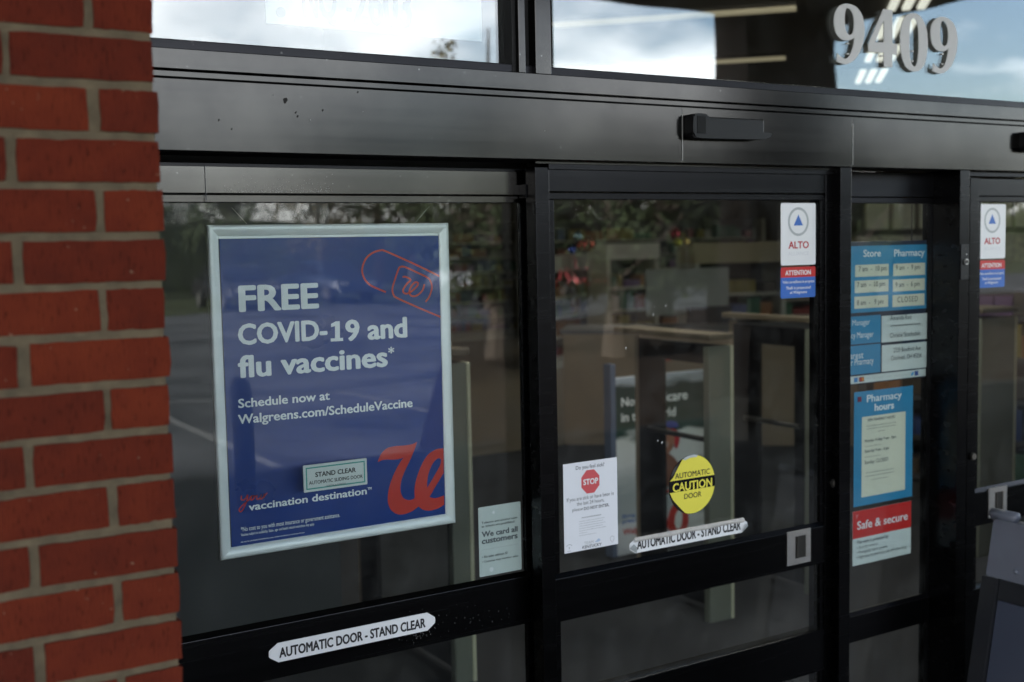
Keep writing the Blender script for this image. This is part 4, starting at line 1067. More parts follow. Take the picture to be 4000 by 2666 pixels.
fine_lines([(zc_(226, 332), zc_(371, 332), 5), (zc_(228, 345), zc_(368, 345), 5), (zc_(284, 354), zc_(316, 354), 5), (zc_(220, 430), zc_(300, 430), 4), (zc_(219, 482), zc_(297, 482), 4),
            (zc_(226, 558), zc_(360, 558), 5), (zc_(223, 575), zc_(362, 575), 5), (zc_(250, 590), zc_(332, 590), 5)], DPH, yH-0.0005, M['ink_soft'], ph)
# safe and secure notice
x0 = AX(*zc_(162, 880), DPH); x1 = AX(*zc_(444, 820), DPH)
zt_ = (AZ(*zc_(163, 745), DPH)+AZ(*zc_(446, 690), DPH))/2; zm_ = (AZ(*zc_(161, 878), DPH)+AZ(*zc_(444, 817), DPH))/2; zb_2 = (AZ(*zc_(161, 1010), DPH)+AZ(*zc_(442, 942), DPH))/2
ss = plate('security_notice', 'red headed notice over pale grey, lowest sheet on the recessed glass', 'notice', x0, x1, zb_2, zt_, DPH, 0.001, M['greypaper'])
sheet('red_header', x0, x1, zm_, zt_, DPH-0.0005, M['red'], ss)
def tss(s_, l, r, t, b, m, bold=0.0): text(s_, zc_(*l), zc_(*r), zc_(*t), zc_(*b), DPH, m, ss, bold, y=DPH-0.001)
tss('Safe & secure', (183, 810), (427, 765), (188, 790), (188, 831), M['poster_white'], 0.015)
tss('This store is protected by:', (181, 893), (335, 865), (183, 884), (183, 906), M['ink_soft'], 0.02)
tss('\u2022 Security cameras', (182, 918), (282, 900), (184, 910), (184, 929), M['ink_soft'])
tss('\u2022 Emergency alarm systems', (182, 942), (329, 912), (184, 934), (184, 953), M['ink_soft'])
tss('\u2022 High-security pharmacy safe with time delay', (181, 966), (422, 912), (183, 957), (183, 977), M['ink_soft'])
lx, lz = at(*zc_(182, 768), DPH)
obj('small_logo', filled([smooth_loop([(lx-0.006, lz+0.006, 'c'), (lx+0.008, lz+0.007, 'c'), (lx+0.002, lz-0.001), (lx-0.003, lz-0.009, 'c'), (lx-0.003, lz)])], DPH-0.001, 0.0002), plain('pink_ink', (0.6, 0.2, 0.2), 0.5), ss)

# ------------------------------------------------------------------ hardware
def cyl_y(X, Z, y0, y1, r, seg=28):
    bm = B(); disc_y(bm, X, Z, y0, y1, r, seg); return bm
def lock(x, y, D, rpx, label):
    X, Z = at(x, y, D)
    r = rpx*D/F*1.15
    t = thing('door_lock', label, 'lock', (X, D-0.006, Z-r), 'round key locks on the door frames')
    obj('collar', cyl_y(X, Z, D-0.008, D, r), M['recess'], t)
    obj('cylinder', cyl_y(X, Z, D-0.0095, D-0.008, r*0.74), M['brass'], t)
    obj('keyway', bx(X-0.0009, X+0.0009, D-0.0101, D-0.0095, Z-r*0.4, Z+r*0.3), M['black'], t)
lock(3257, 1887, D2-0.001, 25, 'round key lock on the stile between the caution door and the hours signs')
lock(3797, 1783, D2-0.001, 20, 'round key lock on the far right door stile')
def pull(x0, x1, z0, z1, D, label):
    t = thing('flush_pull', label, 'door handle', ((x0+x1)/2, D, z0), 'flush steel door pulls')
    wd = x1-x0; ht = z1-z0
    a0, a1, b0, b1 = x0+wd*0.33, x0+wd*0.80, z0+ht*0.17, z0+ht*0.83
    bm = B()
    for q in ((x0, a0, z0, z1), (a1, x1, z0, z1), (a0, a1, z0, b0), (a0, a1, b1, z1)): box(bm, q[0], q[1], D-0.003, D-0.0002, q[2], q[3])
    bmesh.ops.remove_doubles(bm, verts=bm.verts, dist=0.00001)
    obj('plate', bm, M['steel'], t)
    bm = B()
    y0 = D-0.0025; y1 = D-0.0003
    quad(bm, [(a0, D-0.0005, b0), (a1, D-0.0005, b0), (a1, D-0.0005, b1), (a0, D-0.0005, b1)])
    obj('recess', bm, M['recess'], t, fix=False)
    bm = B(); tube(bm, [(a0+wd*0.11, D-0.0022, b0+0.001), (a0+wd*0.11, D-0.0022, b1-0.001)], 0.0035, 10); obj('grip', bm, M['recess'], t)
X0 = (AX(3073, 2150, D2)); X1 = AX(3164, 2130, D2)
pz1 = (AZ(3073, 2081, D2)+AZ(3164, 2062, D2))/2; pz0 = (AZ(3073, 2213, D2)+AZ(3164, 2192, D2))/2
pull(X0, X1, pz0, pz1, D2, 'flush steel pull on the middle rail below the round key lock, fully visible')
X0b = AX(3860, 1960, D2)
pull(X0b, X0b+(X1-X0), AZ(3860, 2025, D2), AZ(3860, 2025, D2)+(pz1-pz0), D2, 'flush steel pull half hidden by the grey folding sign')
# key switch on the right jamb
X0, X1, Z0, Z1 = AX(3751, 1020, DF), AX(3782, 1020, DF), AZ(3765, 1093, DF), AZ(3765, 955, DF)
ks = thing('key_switch', 'small black key switch plate on the jamb beside the last door', 'switch', ((X0+X1)/2, DF-0.003, Z0))
obj('plate', bx(X0, X1, DF-0.003, DF-0.0003, Z0, Z1, bevel=0.0006), M['blackplastic'], ks)
X, Z = at(3769, 1023, DF)
obj('collar', cyl_y(X, Z, DF-0.008, DF-0.003, 0.0095), M['steel'], ks)
obj('cylinder', cyl_y(X, Z, DF-0.0095, DF-0.008, 0.006), M['recess'], ks)
X, Z = at(3772, 994, DF); obj('indicator', cyl_y(X, Z, DF-0.0045, DF-0.003, 0.0016, 12), M['white'], ks)
bm = B()
for yy in (973, 1080):
    X, Z = at(3769, yy, DF); disc_y(bm, X, Z, DF-0.0036, DF-0.003, 0.0035, 16)
obj('screw', bm, M['recess'], ks)

# ------------------------------------------------------------------ grey folding pavement sign, lower right
fs = thing('folding_sign', 'grey plastic A-frame sign with blank slate face at the lower right corner', 'pavement sign', (3.25, 1.75, 0))
yFar, yNear = 2.32, 1.62
zTop = 1.018
xt = AX(3882, 1980, 2.32)                    # ridge
lean = 0.20
def leafsign(sgn, parent):
    """one leg of the sign: plane runs along Y, leaning outwards by sgn"""
    def P(u, v, o=0.0):                        # u 0..1 along the sign from far to near, v metres down the slope
        return Vector((xt+sgn*(0.012+v*math.sin(lean))+sgn*o*math.cos(lean), yFar+(yNear-yFar)*u, zTop-0.03-v*math.cos(lean)+o*math.sin(lean)))
    H = (zTop-0.03)/math.cos(lean)
    Wd = yFar-yNear
    def slab(u0, u1, v0, v1, o0, o1, w0=0.0, w1=0.0):
        bm = B(); c = []
        for o in (o0, o1):
            for (u, v) in ((u0+w0, v0), (u1-w0, v0), (u1-w1, v1), (u0+w1, v1)): c.append(bm.verts.new(P(u, v, o)))
        for q in ((0,1,2,3), (7,6,5,4), (0,4,5,1), (1,5,6,2), (2,6,7,3), (3,7,4,0)): bm.faces.new([c[i] for i in q])
        bmesh.ops.recalc_face_normals(bm, faces=bm.faces)
        bmesh.ops.bevel(bm, geom=list(bm.edges), offset=0.003, segments=2, affect='EDGES')
        return bm
    obj('header_plate', slab(0.02, 0.98, -0.01, 0.17, -0.012, 0.012), M['sign_grey'], parent)
    obj('side_rail', slab(0.0, 0.085, 0.172, H, -0.02, 0.010), M['sign_dark'], parent)
    obj('side_rail', slab(0.915, 1.0, 0.172, H, -0.02, 0.010), M['sign_dark'], parent)
    obj('top_band', slab(0.087, 0.913, 0.172, 0.235, -0.012, 0.004), M['sign_dark'], parent)
    obj('bottom_band', slab(0.087, 0.913, H-0.12, H-0.02, -0.012, 0.010), M['sign_grey'], parent)
    obj('face_panel', slab(0.087, 0.913, 0.237, H-0.122, -0.008, 0.002), M['sign_face'], parent)
    for u in (0.17, 0.5, 0.83):
        q = P(u, 0.135, 0.012); bm = B(); bmesh.ops.create_uvsphere(bm, u_segments=12, v_segments=8, radius=0.009, matrix=Matrix.Translation(q)); obj('rivet', bm, M['sign_grey'], parent, smooth=True)
leafsign(-1, fs); leafsign(1, fs)
for i, (y0_, y1_) in enumerate(((2.325, 2.235), (2.19, 2.09), (2.03, 1.93), (1.86, 1.77), (1.71, 1.62))):
    bm = B(); tube(bm, [(xt, y0_, zTop-0.012), (xt, y0_-0.006, zTop-0.008), (xt, y1_+0.006, zTop-0.008), (xt, y1_, zTop-0.012)], [0.014, 0.0205, 0.0205, 0.014], 16)
    obj('hinge_barrel', bm, M['sign_grey'], fs, smooth=True)

# ------------------------------------------------------------------ building shell
struct('facade_wall', bx(XR+0.003, 14, 2.35, 2.6, 0, 4.0), M['fascia'])
struct('facade_wall', bx(-9, XC-0.602, 2.35, 2.6, 0, 4.0), M['fascia'])
struct('facade_head', bx(XC-0.6, XR+0.002, 2.36, 2.6, ZT+0.062, 3.999), M['fascia'])
struct('store_floor', bx(-9, 22, 2.62, 24, -0.02, 0.0), M['floor'])
struct('store_ceiling', bx(-9, 22, 2.601, 24, 3.45, 3.55), M['ceil'])
struct('store_back_wall', bx(-9, 22, 22, 22.15, 0.001, 3.449), M['wall_in'])
struct('store_side_wall', bx(-9.1, -9, 2.601, 24, 0.001, 3.449), M['wall_in'])
struct('store_side_wall', bx(22, 22.1, 2.601, 24, 0.001, 3.449), M['wall_in'])
struct('canopy', bx(-15, 9.15, -3.6, 2.345, 4.0, 4.75, bevel=0.02), M['soffit'])
# dark entrance mat whose far edge runs across the vestibule
bm = B()
prism(bm, [(0.5, 2.66, 0.001), (9.5, 2.66, 0.001), (9.5, 6.13, 0.001), (6.06, 8.99, 0.001), (0.5, 8.99, 0.001)], (0, 0, 0.006))
tag(obj('entrance_mat', bm, M['mat']), 'dark entrance mat covering the vestibule floor behind the doors', 'mat')

struct('vestibule_wall', bx(-4, 2.1, 5.0, 5.12, 0.01, 3.4), plain('vestibule_paint', (0.055, 0.060, 0.062), 0.7, var=0.08, vscale=2))
# canopy column and a second one
def column(x0, x1, label):
    t = thing('canopy_column', label, 'column', ((x0+x1)/2, -3.4, 0), 'brick columns under the canopy')
    obj('shaft', bx(x0, x1, -3.58, -3.2, 0.0, 3.998), plain('column_brick', (0.030, 0.020, 0.015), 0.85, var=0.3, vscale=14, bump=0.8, bscale=60), t)
    obj('plinth', bx(x0-0.03, x1+0.03, -3.61, -3.17, 0.0, 0.4, bevel=0.01), M['soffit'], t)
column(7.54, 8.72, 'wide brick column carrying the right end of the canopy')
column(-7.9, -6.4, 'wide brick column carrying the left end of the canopy')
# bollards at the kerb
for i, x in enumerate((2.67, -0.1, 10.6)):
    bm = B(); lathe(bm, x, -3.06, [(0.076, 0.0), (0.076, 0.92), (0.072, 0.955), (0.055, 0.985), (0.03, 0.998), (0.004, 1.0)], 24)
    tag(obj('bollard', bm, M['yellowpost'], smooth=True), ('dark round topped bollard at the kerb facing the poster door', 'dark bollard at the kerb left of the entrance', 'dark bollard at the kerb beyond the brick column')[i], 'bollard', 'bollards along the kerb')

# ------------------------------------------------------------------ interior: ceiling lights
def strip(p, q, wd, mat, name, label, group, z=3.4):
    a = Vector((*p, z)); b = Vector((*q, z)); d = (b-a).normalized(); n_ = Vector((-d.y, d.x, 0))*wd/2
    t = thing(name, label, 'ceiling light', ((a+b)/2)[:], group)
    bm = B(); prism(bm, [a+n_, b+n_, b-n_, a-n_], (0, 0, 0.02)); obj('diffuser', bm, mat, t)
    bm = B(); prism(bm, [a+n_*1.2+Vector((0,0,.0205)), b+n_*1.2+Vector((0,0,.0205)), b-n_*1.2+Vector((0,0,.0205)), a-n_*1.2+Vector((0,0,.0205))], (0, 0, 0.028)); obj('housing', bm, M['ceil'], t)
strip((4.63, 6.9), (5.75, 5.70), 0.10, M['lamp_dim'], 'strip_light', 'dim amber strip light, upper one seen through the right transom', 'dim strip lights over the vestibule')
strip((5.86, 8.74), (7.23, 7.29), 0.10, M['lamp_dim'], 'strip_light', 'dim amber strip light, lower one seen through the right transom', 'dim strip lights over the vestibule')
labs = ('bright white ceiling panel above the numeral zero', 'bright white ceiling panel between the numerals four and zero', 'bright white ceiling panel below the numeral four', 'bright white ceiling panel just above the header, under the numerals', 'bright white ceiling panel deep in the shop')
for i, (f0_, f1_) in enumerate(((0.0, 0.13), (0.20, 0.37), (0.46, 0.62), (0.74, 0.92), (1.1, 1.3))):
    ax_, ay_ = 6.0, 4.95; bx_, by_ = 9.38, 8.35
    P_ = lambda f: (ax_+(bx_-ax_)*f, ay_+(by_-ay_)*f)
    a_, b_ = P_(f0_), P_(f1_)
    t = thing('ceiling_panel', labs[i], 'ceiling light', ((a_[0]+b_[0])/2, (a_[1]+b_[1])/2, 3.4), 'bright ceiling panels in a row')
    dv = Vector((b_[0]-a_[0], b_[1]-a_[1], 0)).normalized(); nv = Vector((-dv.y, dv.x, 0))
    A_ = Vector((*a_, 3.4)); B_ = Vector((*b_, 3.4))
    for o_ in (-0.13, -0.035, 0.06):
        bm = B(); prism(bm, [A_+nv*o_, B_+nv*o_, B_+nv*(o_+0.05), A_+nv*(o_+0.05)], (0, 0, 0.02)); obj('tube_lamp', bm, M['panel_lamp'], t)
    bm = B(); prism(bm, [A_-nv*0.28+Vector((0,0,.0205)), B_-nv*0.28+Vector((0,0,.0205)), B_+nv*0.28+Vector((0,0,.0205)), A_+nv*0.28+Vector((0,0,.0205))], (0, 0, 0.028)); obj('tray', bm, M['ceil'], t)
# rows of shop lights; last two are added, unseen, to brighten the poster
n_ = 0
for (x, y) in ((9, 13), (12, 16.5), (14, 12), (5, 14), (2, 12), (0.5, 7.5), (3.0, 4.8), (4.6, 4.9)):
    strip((x, y), (x+0.85, y-0.9), 0.25, M['lamp'] if n_ < 6 else M['fill_lamp'], 'ceiling_light', ('white tube light over the cooler aisle', 'white tube light by the back wall', 'white tube light over the right shelves', 'white tube light over the left aisle', 'white tube light at the far left', 'white tube light behind the vestibule wall', 'added unseen fill light above the left guard gate', 'added unseen fill light above the counter poster')[n_], 'tube lights over the shop floor'); n_ += 1

# ------------------------------------------------------------------ anti-theft gates
def gate(ynear, ux_near, ux_far, ztop, label, wpost=0.14):
    """gate running away from the doors on the line X = const"""
    Xn = ux_near*ynear; yfar = Xn/ux_far
    t = thing('guard_gate', label, 'security gate', (Xn, (ynear+yfar)/2, 0), 'cream and black guard gates behind the doors')
    th_ = 0.05
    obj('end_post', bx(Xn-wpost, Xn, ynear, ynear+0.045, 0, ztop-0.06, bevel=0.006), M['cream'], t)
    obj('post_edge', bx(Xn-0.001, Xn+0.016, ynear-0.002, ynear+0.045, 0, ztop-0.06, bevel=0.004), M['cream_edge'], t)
    obj('far_post', bx(Xn-0.010, Xn+0.014, yfar-0.045, yfar, 0, ztop-0.05, bevel=0.004), M['tan'], t)
    obj('cap_rail', bx(Xn-wpost-0.005, Xn+0.012, ynear-0.01, yfar+0.01, ztop-0.03, ztop, bevel=0.006), M['cap'], t)
    obj('frame_stile', bx(Xn-0.05, Xn-0.001, ynear+0.047, ynear+0.12, 0.05, ztop-0.062, bevel=0.004), M['blackplastic'], t)
    obj('frame_stile', bx(Xn-0.02, Xn-0.001, yfar-0.26, yfar-0.047, 0.05, ztop-0.062, bevel=0.004), M['blackplastic'], t)
    obj('frame_rail', bx(Xn-0.05, Xn-0.001, ynear+0.12, yfar-0.26, ztop-0.16, ztop-0.062, bevel=0.004), M['blackplastic'], t)
    obj('frame_rail', bx(Xn-0.05, Xn-0.001, ynear+0.12, yfar-0.26, 0.05, 0.16, bevel=0.004), M['blackplastic'], t)
    bm = B(); tube(bm, [(Xn-0.075, ynear+0.06, 0.905), (Xn-0.075, yfar-0.2, 0.905)], 0.014, 10); obj('push_bar', bm, M['recess'], t, smooth=True)
    obj('pane', bx(Xn-0.028, Xn-0.024, ynear+0.12, yfar-0.26, 0.16, ztop-0.16), M['glass'], t)
YG = 4.3
gate(YG, 0.906, 0.770, CZ-0.107*YG+0.0, 'cream and black guard gate seen behind the yellow caution disc')
gate(YG+0.05, 1.045, 0.905, CZ-0.097*YG, 'cream and black guard gate behind the right half of the middle door', 0.05)
gate(YG, 0.560, 0.44, CZ-0.102*YG, 'cream guard gate whose post shows right of the blue poster', 0.085)
gate(YG, 1.425, 1.25, CZ-0.100*YG, 'cream guard gate seen through the far right door', 0.31)

# ------------------------------------------------------------------ advertising poster on the counter
DM = 5.52
mx0, mx1 = AX(2405, 1800, DM), 5.05
mz1, mz0 = AZ(2405, 1480, DM), 0.02
mp_ = thing('counter_poster', 'dark green and snow white advertising poster with white lettering inside the vestibule', 'poster', ((mx0+mx1)/2, DM, 0))
obj('side_edge', bx(AX(2384, 1700, DM), mx0-0.002, DM-0.01, DM+0.06, 0.02, AZ(2390, 1425, DM)), plain('blue_grey_edge', (0.10, 0.13, 0.20), 0.5), mp_)
def scene_print():
    m, n, l, p = newmat('printed_snow_scene')
    t = n.new('ShaderNodeTexCoord'); s = n.new('ShaderNodeSeparateXYZ'); l.new(t.outputs['Object'], s.inputs[0])
    z = n.new('ShaderNodeTexNoise'); z.inputs['Scale'].default_value = 5; z.inputs['Detail'].default_value = 6
    mp = n.new('ShaderNodeMapping'); mp.inputs['Scale'].default_value = (0.7, 1, 2.2); l.new(t.outputs['Object'], mp.inputs[0]); l.new(mp.outputs[0], z.inputs['Vector'])
    a = n.new('ShaderNodeMath'); a.operation = 'MULTIPLY_ADD'; a.inputs[1].default_value = 0.22; l.new(z.outputs['Fac'], a.inputs[0]); l.new(s.outputs[2], a.inputs[2])
    r = n.new('ShaderNodeValToRGB'); e = r.color_ramp.elements; r.color_ramp.interpolation = 'LINEAR'
    e[0].position = 0.0; e[0].color = (0.45, 0.48, 0.52, 1)
    e[1].position = 1.0; e[1].color = (0.40, 0.45, 0.52, 1)
    for pos, c in ((0.24, (0.78, 0.82, 0.86, 1)), (0.27, (0.48, 0.54, 0.57, 1)), (0.42, (0.38, 0.44, 0.46, 1)), (0.56, (0.70, 0.74, 0.76, 1)), (0.68, (0.66, 0.70, 0.69, 1)), (0.71, (0.015, 0.05, 0.035, 1)), (0.93, (0.012, 0.035, 0.032, 1)), (0.96, (0.30, 0.34, 0.38, 1))):
        k = e.new(pos); k.color = c
    d = n.new('ShaderNodeMath'); d.operation = 'DIVIDE'; d.inputs[1].default_value = mz1+0.10; l.new(a.outputs[0], d.inputs[0]); l.new(d.outputs[0], r.inputs[0])
    l.new(r.outputs[0], p.inputs['Base Color']); p.inputs['Roughness'].default_value = 0.4
    return m
obj('print', bx(mx0, mx1, DM, DM+0.05, mz0, mz1), scene_print(), mp_)
ym = DM-0.002
def zq(x, y): return (2400+x*0.4783, 1350+y*0.4783)
def tm(s_, l, r, t, b, m=M['poster_white'], bold=0.025): text(s_, zq(*l), zq(*r), zq(*t), zq(*b), DM, m, mp_, bold, y=ym)
tm('Not', (55, 470), (195, 470), (60, 430), (60, 502))
tm('Medicare', (235, 440), (597, 420), (380, 382), (590, 440))
tm('in the world', (55, 590), (498, 540), (62, 552), (62, 628))
tm('Bring us your', (65, 1410), (330, 1390), (70, 1385), (70, 1420), m=M['blue'], bold=0.02)
tm('prescriptions', (65, 1450), (330, 1430), (70, 1425), (70, 1468), m=M['blue'], bold=0.02)
tm('Walgreens', (68, 1550), (330, 1530), (75, 1500), (75, 1566), m=M['poster_red'], bold=0.03)
def mpt(p): return at(*zq(*p), DM)
def blob(pts, mat, name, dy): obj(name, filled([smooth_loop([mpt(p) for p in pts])], ym-dy, 0.0003), mat, mp_)
skin = plain('printed_skin', (0.36, 0.16, 0.10), 0.5)
blob([(300,900),(370,860),(440,880),(500,930),(540,1010),(520,1120),(430,1150),(330,1130),(290,1020)], plain('printed_skin_dark', (0.22, 0.09, 0.055), 0.5), 'printed_figure', 0.0)
blob([(330,690),(400,668),(460,690),(490,750),(480,820),(440,880),(390,880),(345,830),(322,760)], skin, 'printed_figure', 0.001)
blob([(455,680),(500,690),(530,740),(525,800),(500,845),(487,800),(488,745),(470,705)], plain('printed_cap', (0.50, 0.02, 0.03), 0.5), 'printed_figure', 0.0015)
blob([(385,645),(440,615),(500,625),(520,660),(470,672),(420,662)], plain('printed_brim', (0.04, 0.05, 0.28), 0.5), 'printed_figure', 0.0018)
blob([(380,790),(405,780),(435,790),(430,830),(400,840),(382,820)], plain('printed_mouth', (0.55, 0.42, 0.38), 0.5), 'printed_figure', 0.0022)
blob([(385,1275),(420,1210),(500,1190),(640,1240),(740,1320),(755,1275),(600,1130),(430,1180)], M['poster_red'], 'printed_swoosh', 0.0024)
blob([(430,1480),(440,1380),(480,1300),(540,1290),(590,1330),(600,1440),(570,1540),(500,1560)], M['poster_red'], 'printed_swoosh', 0.0026)
blob([(490,1460),(495,1390),(515,1350),(540,1350),(550,1400),(540,1470),(515,1500)], M['poster_white'], 'printed_swoosh', 0.0030)

# ------------------------------------------------------------------ counters and shelving in the shop
goods = [plain('goods', tuple(0.5*q for q in c), 0.5) for c in ((0.35, 0.05, 0.04), (0.05, 0.10, 0.30), (0.40, 0.32, 0.06), (0.45, 0.44, 0.40), (0.06, 0.20, 0.10), (0.25, 0.12, 0.30), (0.45, 0.18, 0.04), (0.12, 0.09, 0.06))]
def oriented(bm, c, d, w_, h, dep, z0=0.0, mi=0):
    """box with its front middle at c, running along unit d, depth away along n"""
    d = Vector((d[0], d[1], 0)).normalized(); n = Vector((-d.y, d.x, 0))
    if n.y < 0: n = -n
    c = Vector((c[0], c[1], z0))
    P = [c-d*w_/2, c+d*w_/2, c+d*w_/2+n*dep, c-d*w_/2+n*dep]
    a = [bm.verts.new(p) for p in P]; b = [bm.verts.new(p+Vector((0, 0, h))) for p in P]
    fs = [bm.faces.new(a[::-1]), bm.faces.new(b)]
    for i in range(4): fs.append(bm.faces.new((a[i], a[(i+1) % 4], b[(i+1) % 4], b[i])))
    for f in fs: f.material_index = mi
def counter(cpos, d, w_, h, dep, label, mat=M['tan']):
    t = thing('checkout_counter', label, 'counter', (*cpos, 0))
    bm = B(); oriented(bm, cpos, d, w_, h-0.04, dep); obj('body', bm, mat, t)
    bm = B(); oriented(bm, cpos, d, w_+0.06, 0.04, dep+0.03, h-0.038); obj('worktop', bm, M['ink_soft'], t)
    return t
counter((7.35, 7.95), (0.77, -0.64), 3.3, 1.08, 0.7, 'tan checkout counter across the far end of the vestibule')
cc = counter((7.7, 9.2), (1, -0.1), 1.35, 0.98, 0.5, 'white backed service counter behind the tan one', plain('dark_counter', (0.03, 0.05, 0.06), 0.4))
bm = B(); oriented(bm, (7.68, 9.1), (1, -0.1), 1.0, 0.46, 0.03, 1.15); obj('screen_panel', bm, plain('panel_grey', (0.24, 0.25, 0.22), 0.5), cc)
bm = B(); oriented(bm, (7.9, 9.0), (1, -0.1), 0.5, 0.20, 0.08, 1.02); obj('till', bm, M['blackplastic'], cc)
def shelving(cpos, d, w_, h, label, rows=5, seed=1, frame=(0.38, 0.37, 0.30), header=None):
    t = thing('shelf_unit', label, 'shelf', (*cpos, 0), 'shelving units in the shop')
    fm_ = plain('shelf_frame', frame, 0.55)
    bm = B(); oriented(bm, cpos, d, w_, 0.12, 0.5); 
    dv = Vector((d[0], d[1], 0)).normalized()
    for s_ in (-1, 1):
        oriented(bm, (cpos[0]+dv.x*s_*w_/2, cpos[1]+dv.y*s_*w_/2), d, 0.06, h, 0.5)
    obj('uprights', bm, fm_, t)
    nv = Vector((-dv.y, dv.x, 0)); nv = nv if nv.y > 0 else -nv
    bm = B(); oriented(bm, (cpos[0]+nv.x*0.45, cpos[1]+nv.y*0.45), d, w_-0.08, h-0.1, 0.03, 0.1); obj('back_panel', bm, plain('shelf_back', (0.06, 0.055, 0.05), 0.7), t)
    for r in range(rows):
        bm = B(); oriented(bm, (cpos[0]+nv.x*0.02, cpos[1]+nv.y*0.02), d, w_-0.07, 0.03, 0.42, 0.14+r*(h-0.25)/rows); obj('shelf', bm, fm_, t)
    rnd = random.Random(seed)
    bm = B()
    for r in range(rows):
        zz = 0.175+r*(h-0.25)/rows; x = -w_/2+0.07
        while x < w_/2-0.2:
            ww = rnd.uniform(0.05, 0.16); hh = rnd.uniform(0.10, (h-0.25)/rows-0.05); mi = rnd.randrange(len(goods)); nn = rnd.choice((1, 2, 3))
            for _ in range(nn):
                if x+ww > w_/2-0.05: break
                oriented(bm, (cpos[0]+dv.x*(x+ww/2)+nv.x*0.04, cpos[1]+dv.y*(x+ww/2)+nv.y*0.04), d, ww*0.94, hh, 0.25, zz, mi)
                x += ww
            x += rnd.choice((0, 0, 0.04, 0.10))
    g = obj('packets', bm, goods, t); g['kind'] = 'stuff'
    if header:
        bm = B(); oriented(bm, (cpos[0]-nv.x*0.02, cpos[1]-nv.y*0.02), d, w_+0.1, 0.24, 0.5, h+0.002); obj('header_board', bm, plain('header_card', header, 0.5), t)
    return t
shelving((10.55, 15.2), (0.79, 0.62), 2.6, 1.45, 'long low white cabinet row at the left of the middle door view', 4, 3, frame=(0.45, 0.45, 0.40), header=(0.45, 0.44, 0.40))
shelving((10.9, 14.2), (1, 0.05), 0.95, 1.62, 'narrow shelf unit with a white header board', 4, 5, header=(0.42, 0.41, 0.36))
shelving((9.4, 10.2), (1, -0.3), 1.1, 1.62, 'shelf unit with tan header behind the right gate', 5, 8, header=(0.32, 0.27, 0.16))
shelving((13.2, 13.3), (1, -0.5), 2.4, 1.8, 'tall shelf unit at the right of the shop', 6, 9)
shelving((6.0, 13.5), (1, 0.2), 3.0, 1.8, 'tall shelf unit behind the poster door', 6, 11)
shelving((14.5, 18.5), (1, -0.4), 5.0, 2.3, 'tall wall shelf along the back of the shop', 7, 12)
shelving((9.5, 20), (1, 0.0), 6.0, 2.3, 'long wall shelf on the back wall, centre', 7, 13)
shelving((7.0, 5.2), (0.5, -1), 1.6, 1.7, 'dark shelf unit beyond the far right door', 5, 14, frame=(0.05, 0.05, 0.05))
# hanging cream banners above the far aisle and a tan wall section
bm = B()
for i in range(9):
    box(bm, 10.6+i*0.46, 10.98+i*0.46, 9.4, 9.43, 1.98, 2.42+0.03*i)
wb = tag(obj('wall_display', bm, plain('banner_cream', (0.30, 0.28, 0.16), 0.6, var=0.25, vscale=3)), 'row of cream cards along the wall behind the hours board', 'display')
bm = B(); box(bm, 10.4, 14.9, 9.36, 9.5, 1.45, 1.9)
tag(obj('product_ledge', bm, plain('ledge', (0.20, 0.17, 0.10), 0.6, var=0.5, vscale=12)), 'brown display ledge below the cream cards', 'display')
# red corner logo sign by the gate
X0, Z0 = at(*zq(365, 130), 5.9); X1, Z1 = at(*zq(485, 15), 5.9)
lg = tag(obj('logo_card', bx(X0-0.1, X1, 5.9, 5.91, Z0, Z1), M['red']), 'small red card with white script letter behind the guard gate', 'sign')
lgx, lgz = at(*zq(420, 65), 5.9)
obj('script_letter', stroke(smooth_loop([(lgx-0.05, lgz+0.03), (lgx-0.02, lgz+0.03), (lgx-0.04, lgz-0.03), (lgx-0.01, lgz-0.03), (lgx+0.02, lgz+0.03), (lgx+0.03, lgz+0.01), (lgx+0.0, lgz-0.03), (lgx+0.04, lgz-0.02)], False), 0.008, 5.898), M['white'], lg, fix=False)
# shiny coloured balloons above the aisle
for i, (px_, py_, dd, col, r) in enumerate(((2257, 925, 9.5, (0.20, 0.3, 0.33), 0.055), (2272, 958, 9.4, (0.25, 0.015, 0.01), 0.06), (2234, 978, 9.3, (0.03, 0.06, 0.35), 0.045), (2300, 955, 9.6, (0.28, 0.025, 0.01), 0.075), (2637, 915, 9.5, (0.25, 0.01, 0.02), 0.07), (2648, 948, 9.4, (0.35, 0.32, 0.02), 0.05), (2682, 945, 9.4, (0.7, 0.5, 0.15), 0.04))):
    X, Z = at(px_, py_, dd)
    bm = B(); bmesh.ops.create_uvsphere(bm, u_segments=16, v_segments=10, radius=r, matrix=Matrix.Translation((X, dd, Z)) @ Matrix.Diagonal((1, 0.5, 1.05, 1)))
    o = obj('foil_balloon', bm, plain('foil', col, 0.12, 0.7), smooth=True)
    tag(o, ('silver blue foil balloon above the cabinets', 'red foil balloon under the silver blue one', 'dark blue foil balloon, lowest of its bunch', 'orange red foil balloon at the right of its bunch', 'pink foil balloon over the service counter', 'yellow foil balloon under the pink one', 'small golden foil balloon beside the yellow one')[i], 'balloon', 'foil balloons floating in the shop')
    bm = B(); tube(bm, [(X, dd, Z-r), (X+0.02, dd, Z-r-0.5)], 0.004, 5); obj('ribbon', bm, M['wire'], o)

